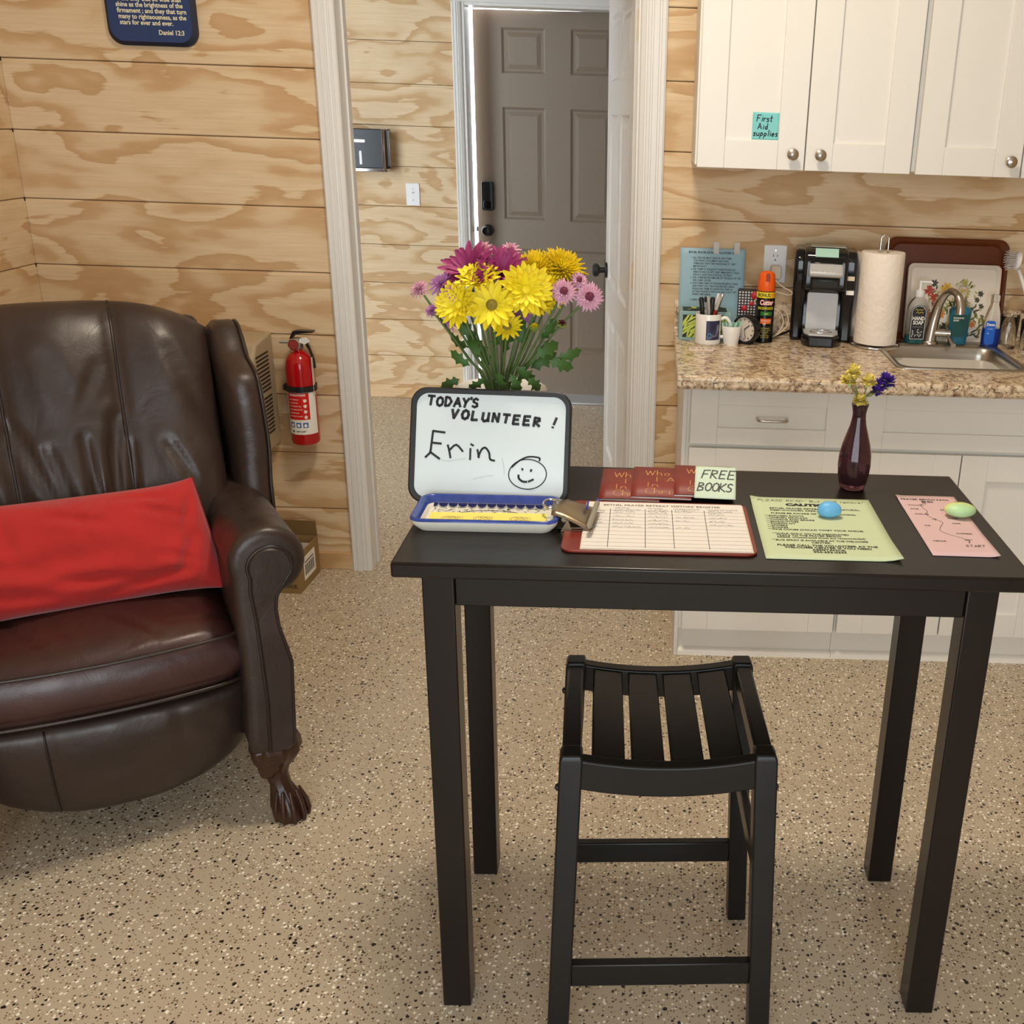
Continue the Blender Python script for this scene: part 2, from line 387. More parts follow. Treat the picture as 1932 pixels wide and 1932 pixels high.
zr = lambda k: .0247 + .2089 * k
DL, DR = -.512, .425        # door opening between casings
wb = struct(MB().box(XL - .12, DL - .012, .016, .12, 0, CH).box(DR - .004, XR, .016, .12, 0, CH).box(DL - .012, DR - .004, .016, .12, 2.07, CH).build('wall_back', BACKING))
planks(wb, XL, -.56, PINE, 'x', 0, zr, 0, 14)
planks(wb, .49, XR, PINE, 'x', 0, zr, 0, 14)
planks(wb, -.56, .49, PINE, 'x', 0, zr, 10, 14)
wl = struct(MB().box(XL - .12, XL - .016, YB, .016, 0, CH).build('wall_left', BACKING))
planks(wl, -3.4, -.001, PINE, 'y', XL, zr, 0, 14)
struct(MB().box(XR, XR + .12, YB, HY + .1, 0, CH).build('wall_right', plain('right_wall_paint', srgb(205, 176, 136), .7)))
wf = struct(MB().box(XL - .12, -.65, YB - .12, YB, 0, CH).box(1.65, XR + .12, YB - .12, YB, 0, CH).box(-.65, 1.65, YB - .12, YB, 0, .4).box(-.65, 1.65, YB - .12, YB, 2.3, CH).build('wall_front', plain('front_wall_paint', srgb(210, 184, 146), .7)))
win = struct(MB().box(-.65, -.58, YB - .1, YB + .02, .4, 2.3).box(1.58, 1.65, YB - .1, YB + .02, .4, 2.3).box(-.58, 1.58, YB - .1, YB + .02, .4, .47).box(-.58, 1.58, YB - .1, YB + .02, 2.23, 2.3).box(.475, .525, YB - .08, YB, .47, 2.23).build('window_1', TRIMW))
SKY_BLOCK = plain('sky_blocker_white', srgb(236, 238, 240), .8)  # for the added unseen panels that keep world light out of the windows
MB().box(-.6, 1.6, YB - .06, YB - .05, .45, 2.25).build('sky_blocker', SKY_BLOCK, win)  # added out of view: opaque panel stops sky light entering behind the area lamp
struct(MB().box(XL, -.573, -.011, 0, 0, .066).build('baseboard_back', PINE_TRIM, bevel=.003))
struct(MB().box(XL, XL + .011, -3.4, -.011, 0, .066).build('baseboard_left', PINE_TRIM, bevel=.003))

# door casings and jambs of the near doorway
def casing(name, x0, wd, z1, flip, y=0.0, mat=TRIMW):
    d = [(0, 0), (0, -.013), (.006, -.018), (.016, -.018), (.0185, -.014), (.0225, -.014), (.025, -.019), (.041, -.019), (.0435, -.0145), (.047, -.0145), (.0495, -.0185), (.058, -.0175), (.0605, -.013), (.064, -.013), (.0665, -.0165), (.079, -.0115), (.083, -.006), (.083, 0)]
    k = wd / .083
    prof = [((x0 + wd - p * k) if flip else (x0 + p * k), y + q) for p, q in d]
    return struct(MB().prism(prof, 'z', 0, z1).build(name, mat))
casing('trim_1', -.578, .070, 2.155, False)
casing('trim_2', .425, .083, 2.155, True)
struct(MB().box(-.578, .508, -.018, 0, 2.072, 2.155).build('trim_3', TRIMW, bevel=.004))
jb = struct(MB().box(DL - .02, DL + .003, -.004, .124, 0, 2.07).box(DL + .003, DL + .010, .06, .09, 0, 2.07).build('trim_4', TRIMW, bevel=.0015))
struct(MB().box(DR - .006, DR + .02, -.004, .124, 0, 2.07).build('trim_5', TRIMW, bevel=.0015))
struct(MB().box(DL, DR, -.004, .124, 2.05, 2.072).build('trim_6', TRIMW))

# hall beyond
zh = lambda k: .038 + .209 * k
gx0, gx1 = -.545, .385     # far door opening
wh = struct(MB().box(HX0, gx0, HY + .016, HY + .14, 0, CH).box(gx1, HX1, HY + .016, HY + .14, 0, CH).box(gx0, gx1, HY + .016, HY + .14, 2.115, CH).build('wall_hall_far', BACKING))
planks(wh, HX0, gx0 - .03, PINE_H, 'x', HY, zh, 0, 14)
planks(wh, gx1 + .03, HX1, PINE_H, 'x', HY, zh, 0, 14)
struct(MB().box(HX0, gx0 - .05, HY - .012, HY, 0, .078).build('baseboard_hall', PINE_TRIM, bevel=.003))
whl = struct(MB().box(HX0 - .12, HX0, .12, .85, 0, CH).box(HX0 - .12, HX0, 1.85, HY + .14, 0, CH).box(HX0 - .12, HX0, .85, 1.85, 0, .8).box(HX0 - .12, HX0, .85, 1.85, 2.1, CH).build('wall_hall_left', plain('hall_wall_paint', srgb(214, 188, 150), .7)))
struct(MB().box(HX0 - .06, HX0 + .03, .82, .9, .77, 2.13).box(HX0 - .06, HX0 + .03, 1.8, 1.88, .77, 2.13).box(HX0 - .06, HX0 + .03, .9, 1.8, .77, .84).box(HX0 - .06, HX0 + .03, .9, 1.8, 2.06, 2.13).build('window_2', TRIMW))
MB().box(HX0 - .05, HX0 - .04, .86, 1.84, .8, 2.1).build('sky_blocker', SKY_BLOCK, bpy.data.objects['window_2'])  # same added panel, unseen, shuts world light out of the hall opening
struct(MB().box(HX1, HX1 + .12, .12, HY + .14, 0, CH).build('wall_hall_right', plain('hall_end_paint', srgb(205, 176, 136), .7)))
casing('trim_7', gx0 - .05, .052, 2.17, False, HY)
struct(MB().box(gx0 - .02, gx0 + .016, HY - .004, HY + .145, 0, 2.115).build('trim_8', TRIMW, bevel=.002))
struct(MB().box(gx1 - .016, gx1 + .02, HY - .004, HY + .145, 0, 2.115).build('trim_9', TRIMW, bevel=.002))
struct(MB().box(gx0 - .05, gx1 + .05, HY - .018, HY, 2.115, 2.17).box(gx0, gx1, HY, HY + .145, 2.10, 2.116).build('trim_10', TRIMW))
struct(MB().box(gx1 - .002, gx1 + .05, HY - .018, HY, 0, 2.115).build('trim_11', TRIMW, bevel=.004))
struct(MB().box(gx0 + .016, gx1 - .016, HY - .06, HY + .15, 0, .014).build('trim_12', plain('aluminium_threshold', srgb(200, 204, 208), .4, .6), bevel=.004))
# ground outside the far door
struct(MB().box(HX0 - 4, HX1 + 4, HY + .16, HY + 8, -.12, -.06).build('ground_outside', plain('pale_gravel_ground', srgb(196, 190, 178), .9)))

def six_panel(root, Wd, Ht, th, mat, rects):
    """six-panel door leaf: slab with cut-outs (part of root mesh) and a moulded panel in each"""
    xs = sorted({0, Wd, *[r[0] for r in rects], *[r[1] for r in rects]}); zs = sorted({0, Ht, *[r[2] for r in rects], *[r[3] for r in rects]})
    mb = MB()
    for i in range(len(xs) - 1):
        for j in range(len(zs) - 1):
            cx, cz = (xs[i] + xs[i + 1]) / 2, (zs[j] + zs[j + 1]) / 2
            if any(r[0] < cx < r[1] and r[2] < cz < r[3] for r in rects): continue
            mb.poly3([(xs[i], 0, zs[j]), (xs[i + 1], 0, zs[j]), (xs[i + 1], 0, zs[j + 1]), (xs[i], 0, zs[j + 1])])
    mb.poly3([(0, th, 0), (0, th, Ht), (Wd, th, Ht), (Wd, th, 0)])
    mb.poly3([(0, 0, 0), (0, 0, Ht), (0, th, Ht), (0, th, 0)]); mb.poly3([(Wd, 0, 0), (Wd, th, 0), (Wd, th, Ht), (Wd, 0, Ht)])
    mb.poly3([(0, 0, 0), (0, th, 0), (Wd, th, 0), (Wd, 0, 0)]); mb.poly3([(0, 0, Ht), (Wd, 0, Ht), (Wd, th, Ht), (0, th, Ht)])
    for r in rects:
        st = [(0, 0), (.004, .003), (.012, .010), (.024, .010), (.046, .002)]
        rings = [[(r[0] + a, y, r[2] + a), (r[1] - a, y, r[2] + a), (r[1] - a, y, r[3] - a), (r[0] + a, y, r[3] - a)] for a, y in st]
        p = MB(); p.rings(rings, cap=False); p.poly3(rings[-1]); root_p.append(p)
    return mb
def door_leaf(name, loc, rz, Wd, Ht, th, mat, rects):
    global root_p; root_p = []
    mb = six_panel(None, Wd, Ht, th, mat, rects)
    d = struct(mb.build(name, mat)); d.location = loc; d.rotation_euler = (0, 0, rz)
    for p in root_p: p.build('panel', mat, d)
    return d
def knob_y(parent, x, z, mat, name='knob'):
    return MB().lathe([(.0, -.062), (.018, -.062), (.027, -.055), (.029, -.046), (.024, -.036), (.012, -.03), (.011, -.012), (.031, -.010), (.033, 0)][::-1], 20, (x, 0, z), axis='y').build(name, mat, parent, smooth=40)
# far exterior door, hinged at its right edge, standing slightly ajar outwards
GW = gx1 - gx0 - .04
aj = R(-6.5)
gl = door_leaf('door_1', (0, 0, 0), 0, GW, 2.085, .044, GREYD, [(.155, .395, 1.77, 2.0), (.535, .775, 1.77, 2.0), (.155, .395, 1.0, 1.60), (.535, .775, 1.0, 1.60), (.155, .395, .24, .84), (.535, .775, .24, .84)])
Mx = Matrix.Translation((gx1 - .02, HY + .10, .014)) @ Matrix.Rotation(aj, 4, 'Z') @ Matrix.Translation((-GW, 0, 0))
gl.location = Mx.translation; gl.rotation_euler = Mx.to_euler()
knob_y(gl, .060, .935, BLKM)
kp = MB().prism(rrect(.030, .098, 1.045, 1.205, .012), 'y', -.026, 0).build('keypad_lock', BLKP, gl, bevel=.004)
MB().prism(rrect(.042, .086, 1.055, 1.10, .008), 'y', -.030, -.026).build('turn_cover', BLKG, kp, bevel=.002)
MB().box(-.014, 0, .014, .03, .925, .95).build('latch', BLKM, gl)
# white interior door swung open into the hall
wd = door_leaf('door_2', (.285, 1.0, .012), R(-82.2), .884, 2.03, .035, TRIMW, [(.11, .40, 1.70, 1.93), (.49, .78, 1.70, 1.93), (.11, .40, .93, 1.58), (.49, .78, .93, 1.58), (.11, .40, .20, .80), (.49, .78, .20, .80)])
knob_y(wd, .055, .965, BLKM)
HG = plain('cream_hinge_metal', srgb(226, 208, 176), .4, .2)
for z in (1.85, 1.065, .28):
    h = MB().prism(rrect(.006, .033, z - .047, z + .047, .006), 'x', .884, .8865).build('hinge', HG, wd, smooth=40)
    for q in (-.033, 0, .033): MB().lathe([(.0033, 0), (.0033, .0008), (.002, .001)], 10, (.8865, .017 + (q == 0) * -.004, z + q), axis='x').build('screw', NICK, h)

# ------------------------------------------------------------------ ceiling lamp (above the frame) and hall fittings
cl = thing('ceiling_lamp', 'square flush ceiling lamp above the black table, out of the photo', 'lamp', (.35, -1.45, CH))
MB().box(-.22, .22, -.22, .22, -.03, 0).build('housing', WHP, cl, bevel=.006)
LE, nt_, b_ = new_mat('lamp_diffuser'); b_.inputs['Emission Color'].default_value = (1, .84, .62, 1); b_.inputs['Emission Strength'].default_value = 4.0
MB().box(-.19, .19, -.19, .19, -.034, -.03).build('diffuser', LE, cl)

td = thing('towel_dispenser', 'black paper towel dispenser with chrome edge on the hall wall', 'dispenser', (-1.06, HY, 1.27))
MB().prism(rrect(-.13, .105, .012, .21, .008), 'y', -.105, 0).build('cover', BLKP, td, bevel=.004)
MB().box(.092, .1065, -.1085, -.1, .0, .214).build('edge_trim', CHROME, td, bevel=.003)
MB().box(.105, .112, -.012, 0, .0, .214).build('side_trim', CHROME, td, bevel=.002)
MB().box(-.135, .118, -.108, 0, -.006, .012).build('bottom_trim', CHROME, td, bevel=.003)
MB().prism(rrect(-.030, -.017, .030, .100, .006), 'y', -.1065, -.105).build('level_window', WHP, td)
MB().prism(rrect(-.062, .004, .142, .156, .006), 'y', -.1065, -.105).build('key_slot', NICK, td)
V_, F_ = [], []; ribbon([(-.095, .170), (-.092, .178), (-.086, .181), (-.084, .174), (-.078, .176), (-.07, .173), (-.062, .176), (-.052, .173)], .0018, V_, F_)
MB().flat((V_, F_), lambda x, y: (x + .038, -.1058, y)).build('maker_mark', INKG, td)
def wall_plate(name, label, cat, loc, wx, wz, par=None):
    t = thing(name, label, cat, loc)
    MB().prism(rrect(-wx / 2, wx / 2, -wz / 2, wz / 2, .004), 'y', -.006, 0).build('cover_plate', WHP, t, bevel=.002)
    for z in ((-.03, .03) if name == 'light_switch' else (-wz * .36, wz * .36)): MB().lathe([(.0032, -.0075), (.0032, -.006)], 10, (0, 0, z), axis='y').build('screw', NICK, t)
    return t
sw = wall_plate('light_switch', 'white toggle light switch plate beside the taupe hall door', 'switch', (-.838, HY, 1.147), .074, .118)
MB().prism([(-.006, .004), (-.016, .010), (-.017, .016), (-.006, .012)], 'x', -.004, .004).build('toggle', WHP, sw)
# ------------------------------------------------------------------ cabinets
def shaker(name, x0, x1, z0, z1, yf, parent, fr=.078, th=.02, rec=.009):
    d = MB().box(x0, x0 + fr, yf, yf + th, z0, z1).box(x1 - fr, x1, yf, yf + th, z0, z1).box(x0 + fr, x1 - fr, yf, yf + th, z0, z0 + min(fr, (z1 - z0) * .3)).box(x0 + fr, x1 - fr, yf, yf + th, z1 - min(fr, (z1 - z0) * .3), z1).build(name, CABW, parent, bevel=.0012)
    MB().box(x0 + fr - .002, x1 - fr + .002, yf + rec, yf + th, z0 + min(fr, (z1 - z0) * .3) - .002, z1 - min(fr, (z1 - z0) * .3) + .002).build('panel', CABW, d)
    return d
def round_knob(parent, x, y, z):
    return MB().lathe([(.008, 0), (.0065, -.012), (.009, -.016), (.0165, -.021), (.0165, -.026), (.012, -.0295), (.0, -.031)], 24, (x, y, z), axis='y').build('knob', NICK, parent, smooth=50)
UB, UT = 1.462, 2.36
def wall_cab(x0, x1, label, doors, knobs):
    t = thing('wall_cabinet', label, 'cabinet', (0, 0, 0), group='white wall cabinets')
    MB().box(x0, x1, -.305, -.001, UB, UT).build('body', CABW, t, bevel=.001)
    for (a, b), k in zip(doors, knobs):
        d = shaker('door', a, b, UB - .006, UT - .006, -.326, t)
        if k: round_knob(d, k, -.326, 1.5)
    return t
wall_cab(.596, 1.2285, 'white shaker wall cabinet carrying the turquoise first aid note', [(.602, .912), (.9155, 1.2225)], [.876, .956])
wall_cab(1.2295, 1.862, 'white shaker wall cabinet at the right edge above the sink', [(1.239, 1.544), (1.548, 1.855)], [1.508, 1.586])

BT = .882
def base_cab(x0, x1, label, fronts, left_end=False):
    t = thing('base_cabinet', label, 'cabinet', (0, 0, 0), group='white base cabinets')
    mb = MB().box(x0, x1, -.585, -.001, .095, BT)
    mb.build('body', CABW, t, bevel=.001)
    MB().box(x0, x1, -.565, -.54, 0, .095).build('toe_board', CABW, t)
    MB().prism([(-.585, 0), (-.565, 0), (-.565, .022), (-.572, .02), (-.582, .012)], 'x', x0 - (.012 if left_end else 0), x1).build('shoe_moulding', CABW, t)
    if left_end:
        MB().box(x0, x0 + .012, -.54, -.001, 0, .095).build('end_toe_board', CABW, t)
        MB().box(x0 - .012, x0, -.588, -.001, 0, BT).build('end_panel', CABW, t, bevel=.001)
    for f in fronts:
        d = shaker(f[0], *f[1:5], -.606, t)
        if len(f) > 5:
            xm, zm = f[5]
            MB().tube(smooth_poly([(xm - .042, -.606, zm), (xm - .042, -.622, zm), (xm - .036, -.634, zm), (xm, -.636, zm), (xm + .036, -.634, zm), (xm + .042, -.622, zm), (xm + .042, -.606, zm)], 4), .0042, 10).build('handle', NICK, d, smooth=60)
    return t
base_cab(.594, 1.0785, 'white base cabinet with one drawer at the doorway end of the counter', [('drawer', .604, 1.0735, .703, .872, (.838, .785)), ('door', .604, 1.0735, .102, .690)], True)
base_cab(1.0795, 1.724, 'white double-door base cabinet under the steel sink', [('drawer_front', 1.085, 1.718, .703, .872), ('door', 1.085, 1.4, .102, .690), ('door', 1.404, 1.718, .102, .690)])

# countertop with rolled front edge, cove and backsplash, cut out for the sink
CT, CF, CX0, CX1 = .920, -.680, .561, 2.4
SX0, SX1, SY0, SY1 = 1.228, 1.590, -.487, -.165      # bowl opening
ct = thing('countertop', 'speckled tan granite-look countertop over the white base cabinets', 'countertop')
bs = thing('backsplash', 'low granite-look backsplash strip along the pine wall', 'backsplash')
nose = [(CF + .05, BT), (CF + .006, BT), (CF, BT + .006), (CF - .001, BT + .012), (CF + .001, BT + .019), (CF - .001, BT + .024), (CF, CT - .004), (CF + .004, CT), (CF + .012, CT), (CF + .05, CT)]
mb = MB().prism(nose, 'x', CX0, CX1)
mb.box(CX0, SX0, CF + .05, -.02, BT, CT).box(SX1, CX1, CF + .05, -.02, BT, CT).box(SX0, SX1, CF + .05, SY0, BT, CT).box(SX0, SX1, SY1, -.02, BT, CT)
mb.build('worktop', GRAN, ct, smooth=40)
MB().prism([(-.018, BT), (-.001, BT), (-.001, 1.018), (-.006, 1.021), (-.016, 1.019), (-.0195, 1.012), (-.0195, CT + .012), (-.026, CT + .003), (-.034, CT)], 'x', CX0, CX1).build('strip', GRAN, bs, smooth=40)

sk = thing('sink', 'square stainless steel drop-in sink set in the countertop', 'sink', (0, 0, CT))
def rr3(x0, x1, y0, y1, r, z): return [(x, y, z) for x, y in rrect(x0, x1, y0, y1, r)]
mb = MB()
mb.rings([rr3(1.208, 1.610, -.507, -.098, .03, .0), rr3(1.209, 1.609, -.506, -.099, .03, .004), rr3(1.214, 1.604, -.501, -.104, .03, .006), rr3(1.226, 1.592, -.489, -.163, .045, .004), rr3(1.232, 1.586, -.483, -.169, .045, -.004), rr3(1.236, 1.582, -.479, -.173, .045, -.03), rr3(1.245, 1.573, -.47, -.182, .05, -.14), rr3(1.27, 1.548, -.445, -.207, .05, -.155), rr3(1.38, 1.44, -.35, -.30, .02, -.16)], cap=False)
mb.poly3(rr3(1.38, 1.44, -.35, -.30, .02, -.16))
mb.build('basin', STEEL, sk, smooth=50)
MB().lathe([(.04, -.158), (.042, -.155), (.03, -.156), (.0, -.158)], 24, (1.41, -.325, 0)).build('drain', CHROME, sk, smooth=40)
fc = thing('faucet', 'brushed nickel gooseneck faucet behind the sink', 'faucet', (1.392, -.135, CT + .005))
P = smooth_poly([(0, 0, 0), (.004, 0, .05), (.010, -.002, .095), (.018, -.010, .138), (.030, -.030, .168), (.044, -.056, .176), (.056, -.080, .160), (.060, -.092, .134), (.060, -.096, .112)], 5)
rr_ = [.0235 - .0095 * min(1, i / 16) for i in range(len(P))]; k = len(P)
rr_ = [.0215 - .0105 * min(1, (i / (k - 1)) / .5) + (.0022 if i / (k - 1) > .72 else 0) for i in range(k)]
MB().tube(P, rr_, 18).build('spout', NICK, fc, smooth=60)
MB().lathe([(.028, 0), (.028, .006), (.026, .009)], 24).build('base_ring', NICK, fc, smooth=40)
hb = MB().tube([(.006, -.004, .036), (.062, -.012, .036)], .0125, 16).build('handle_body', NICK, fc, smooth=50)
MB().tube([(.048, -.012, .036), (.055, -.04, .022), (.060, -.072, .008)], [.004, .005, .0085], 12).build('lever', NICK, hb, smooth=60)

# ------------------------------------------------------------------ things on the wall and the counter
def sheet(name, label, cat, loc, rz, wd, ht, mat, lines, curl=.0, th=.0006, tilt=None, group=None):
    """paper lying flat: local x right, y up the page, z out"""
    t = thing(name, label, cat, loc, rz, group)
    if tilt is not None: t.rotation_euler = tilt
    def fn(x, y):
        k = curl * (max(0, x / wd - .82) / .18) ** 2 * max(0, 1 - y / ht * 3) + curl * .5 * (max(0, .12 - x / wd) / .12) ** 2 * max(0, y / ht - .85) / .15
        return k
    mb = MB().grid(14, 14, lambda a, b: (a * wd, b * ht, fn(a * wd, b * ht)))
    mb.build('paper', mat, t, smooth=180, solid=th)
    for part, m_, vfs in lines:
        q = MB()
        for vf in vfs: q.flat(vf, lambda x, y: (x, y, fn(x, y) + th * .5 + .0004))
        q.build(part, m_, t, recalc=False)
    return t
def at(vf, dx, dy): return [(x + dx, y + dy) for x, y in vf[0]], vf[1]

PBLUE = plain('pale_blue_paper', srgb(158, 192, 206), .8, var=.03); PTURQ = plain('turquoise_note_paper', srgb(128, 204, 204), .8, var=.03)
UPR = (R(90), 0, 0)
txt = ["1. ALL VISITORS MUST SIGN IN! GIVE THEM", "   \"CAUTIONS\" DOCUMENT AND HAVE", "   THEM SIGN THAT THEY HAVE READ IT.  VERY", "   IMPORTANT!!!", "2. ASK THEM TO PLEASE PUT THEIR PHONE ON", "   VIBRATE AND ACCEPT ONLY EMERGENCY CALLS.", "   THIS IS A QUIET PLACE FOR ALL TO PRAY.", "3. TELL THEM RESTROOMS ARE AT THE BACK OF THE", "   WELCOME CENTER.", "4. GIVE THEM A MAP OF THE PRAYER BENCH TRAIL", "   AND POINT OUT THE FOUR PRAYER CABINS.", "   PLEASE ASK THEM TO LEAVE THE CABIN AS", "   AS THEY FOUND IT WITH A/C AND LIGHT OFF", "   WHEN THEY LEAVE.", "", "5. OPEN THE DOOR"]
vfs = [at(glyphs('BETHEL PRAYER RETREAT VOLUNTEER INFO', .0095, 'CENTER', .0003, .85), .108, .262)]
y_ = .245
for s_ in txt:
    if s_: vfs.append(at(glyphs(s_.strip(), .0086, 'LEFT', .00016, .80), .036 + (.007 if s_.startswith(' ') else 0), y_))
    y_ -= .0091
s_info = sheet('info_sheet', 'pale blue printed volunteer instruction sheet taped to the pine wall', 'sheet', (.573, -.0265, .912), 0, .214, .279, PBLUE, [('lettering', INK, vfs)], tilt=(R(87.0), 0, 0))
TAPE = plain('clear_tape', srgb(225, 215, 195), .25, trans=.6, var=0)
for x_ in (.108, .176): MB().box(x_, x_ + .018, .262, .30, .0006, .0011).build('tape', TAPE, s_info)
na = [at(hand('First', .017, .0026, 0, 0, .12, .03, 3), .012, .050), at(hand('Aid', .016, .0026, 0, 0, .05, .03, 4, 1.15), .016, .029), at(hand('supplies', .0165, .0026, 0, 0, .15, .03, 5, 1.02), .004, .010)]
sheet('sticky_note', 'turquoise first aid supplies note stuck on a white wall cabinet door', 'note', (.757, -.3172, 1.537), 0, .076, .074, PTURQ, [('handwriting', INK, na)], tilt=UPR)

ou = wall_plate('wall_outlet', 'white wall outlet above the orange-capped spray can', 'outlet', (.886, 0, 1.146), .076, .122)
for zc in (.022, -.022):
    f_ = MB().prism(rrect(-.0165, .0165, zc - .017, zc + .017, .004), 'y', -.0072, -.006).build('receptacle', WHP, ou)
    MB().box(-.0075, -.0055, -.0076, -.0072, zc + .001, zc + .010).box(.0055, .0075, -.0076, -.0072, zc + .001, zc + .009).box(-.002, .002, -.0076, -.0072, zc - .011, zc - .006).build('slots', INK, f_)
pl = thing('plug_adapter', 'cream plug with thin white cord in the wall outlet', 'plug', (.889, -.008, 1.122))
MB().prism(rrect(-.017, .017, -.022, .022, .007), 'y', -.03, 0).build('plug_body', plain('cream_plastic', srgb(224, 208, 186), .4), pl, bevel=.004, seg=3)
cw_ = plain('white_cord', srgb(226, 206, 178), .5)
MB().tube(smooth_poly([(-.004, -.03, -.012), (-.006, -.045, -.02), (.02, -.06, -.04), (.05, -.07, -.055), (.04, -.075, -.065), (-.02, -.08, -.052), (-.05, -.09, -.06), (-.07, -.095, -.09), (-.03, -.10, -.105), (.005, -.10, -.10), (.035, -.10, -.12), (.04, -.105, -.155), (.01, -.115, -.185), (-.02, -.12, -.196)], 6), .0022, 6).build('cord', cw_, pl, smooth=60)
MB().tube(smooth_poly([(-.01, -.10, -.112), (.015, -.098, -.12), (.026, -.10, -.15), (.012, -.11, -.18), (-.015, -.12, -.197)], 6), .0022, 6).build('cord_loop', cw_, pl, smooth=60)

# leaf-patterned box
LB = plain('box_blue_border', srgb(140, 172, 172), .5); LGD = plain('leaf_dark_ground', srgb(34, 36, 34), .5); LG1 = plain('leaf_lime', srgb(192, 206, 92), .5); LG2 = plain('leaf_deep_green', srgb(58, 74, 30), .5)
lb = thing('patterned_box', 'small box printed with lime leaves behind the white mug', 'box', (.572, -.185, CT))
MB().box(0, .165, 0, .095, 0, .092).build('carton', LB, lb, bevel=.0015)
MB().box(.012, .153, -.0008, .001, .010, .082).build('front_print', LGD, lb)
MB().box(.012, .153, .012, .085, .0912, .0928).build('top_print', LGD, lb)
rnl = random.Random(4)
def leafpoly(cx, cy, L, wd_, a, off):
    pts = []
    for i in range(13):
        t = i / 12; x = L * (t - .5); y = wd_ * math.sin(math.pi * t) ** .8; pts.append((x, y))
    for i in range(11, 0, -1):
        t = i / 12; pts.append((L * (t - .5), -wd_ * math.sin(math.pi * t) ** .8))
    ca, sa = math.cos(a), math.sin(a)
    return [(cx + x * ca - y * sa, cy + x * sa + y * ca) for x, y in pts]
def clipb(p, b): return [(min(max(x, b[0]), b[1]), min(max(y, b[2]), b[3])) for x, y in p]
for k in range(26):
    cx, cy = .014 + .138 * ((k * .618) % 1), rnl.uniform(.014, .078); a = rnl.uniform(.5, 1.5)
    for j, (L, wd_) in enumerate(((.062, .0085), (.052, .0024))):
        P2 = clipb(leafpoly(cx, cy, L, wd_, a, 0), (.012, .153, .010, .082))
        MB().poly3([(x, -.0012 - .00012 * k - .00006 * j, z) for x, z in P2]).build('leaf_print', LG1 if j == 0 else LG2, lb, recalc=False)
for k in range(9):
    cx, cy = rnl.uniform(.02, .145), rnl.uniform(.02, .08); a = rnl.uniform(.2, 2.9)
    P2 = clipb(leafpoly(cx, cy, .045, .008, a, 0), (.012, .153, .012, .085))
    MB().poly3([(x, y, .0931 + .0002 * k) for x, y in P2]).build('leaf_print', LG1 if k % 2 else LG2, lb, recalc=False)

# mug with pens
mg = thing('mug', 'white photo mug full of pens on the counter', 'mug', (.663, -.225, CT))
MB().lathe([(.0, .004), (.036, .004), (.036, .0), (.039, .002), (.0405, .006), (.0405, .094), (.0395, .0965), (.038, .095), (.0375, .09), (.037, .01), (.0, .009)], 32, cap=False).build('cup', WHC, mg, smooth=45)
MB().tube(smooth_poly([(.039, .002, .078), (.056, .002, .082), (.068, .002, .066), (.066, .002, .04), (.054, .002, .024), (.039, .002, .022)], 5), .0058, 10).build('handle', WHC, mg, smooth=60)
def wrap(r, off=0): return lambda x, y: (r * math.sin(x / r + off), -r * math.cos(x / r + off), y)
def cyl_patch(r, w_, z0, z1, off=0, n=14): return MB().grid(n, 2, lambda a, b: wrap(r, off)((a - .5) * w_, z0 + b * (z1 - z0)))
PH1 = plain('photo_dark_blue', srgb(44, 46, 78), .3, var=.5, scale=60); PH2 = plain('photo_grey_figure', srgb(120, 124, 136), .3, var=.4, scale=80); PH3 = plain('photo_blue_light', srgb(70, 104, 150), .3, var=.4, scale=80)
pp = cyl_patch(.0408, .05, .018, .078, .42).build('photo_print', PH1, mg, smooth=180)
def blob(cx, cy, rx, ry, a=0, n=14, wob=.2, seed=0):
    rn = random.Random(seed); ca, sa = math.cos(a), math.sin(a); P2 = []
    for i in range(n):
        t = 2 * math.pi * i / n; q = 1 + rn.uniform(-wob, wob); x, y = rx * q * math.cos(t), ry * q * math.sin(t); P2.append((cx + x * ca - y * sa, cy + x * sa + y * ca))
    return P2, [tuple(range(n))]
MB().flat(blob(.009, .046, .007, .022, -.5, seed=2), wrap(.0411, .42)).flat(blob(-.002, .030, .015, .004, .3, seed=3), wrap(.0411, .42)).build('photo_figure', PH2, pp, recalc=False)
MB().flat(blob(-.014, .03, .009, .010, 0, seed=5), wrap(.0411, .42)).build('photo_cloth', PH3, pp, recalc=False)

def pen(label, base, tip, r, body, cap, capf=.42, group='pens standing in the white mug'):
    b, t_ = Vector(base), Vector(tip); d = t_ - b
    o = thing('pen', label, 'pen', base, 0, group)
    MB().tube([(0, 0, 0), d * (1 - capf)], r, 10).build('barrel', body, o, smooth=40)
    MB().tube([d * (1 - capf), d * .97, d], [r * 1.12, r * 1.12, r * .8], 10).build('cap', cap, o, smooth=40)
    if cap is BLKP: MB().box(-.0015, .0015, -r * 1.5, -r * .9, 0, .026).build('clip', cap, o).location = tuple(d * .68)
    return o
RED = plain('red_pen_plastic', srgb(150, 34, 24), .3); CLR = plain('clear_grey_plastic', srgb(176, 172, 166), .2, var=.1); MC = Vector((.663, -.225, CT))
pen('white marker with black cap, leftmost in the white mug', MC + Vector((-.010, .004, .012)), MC + Vector((-.026, -.010, .146)), .0068, WHP, BLKP)
pen('white marker with black cap, in the middle of the white mug', MC + Vector((.004, -.004, .012)), MC + Vector((.010, -.014, .148)), .0068, WHP, BLKP)
pen('clear grey pen between the two black-capped markers', MC + Vector((.012, .0, .012)), MC + Vector((-.005, -.020, .150)), .0042, CLR, CLR)
pen('thin black-tipped pen beside the leftmost marker in the mug', MC + Vector((.004, .014, .012)), MC + Vector((-.012, .004, .146)), .004, CLR, BLKM, .12)
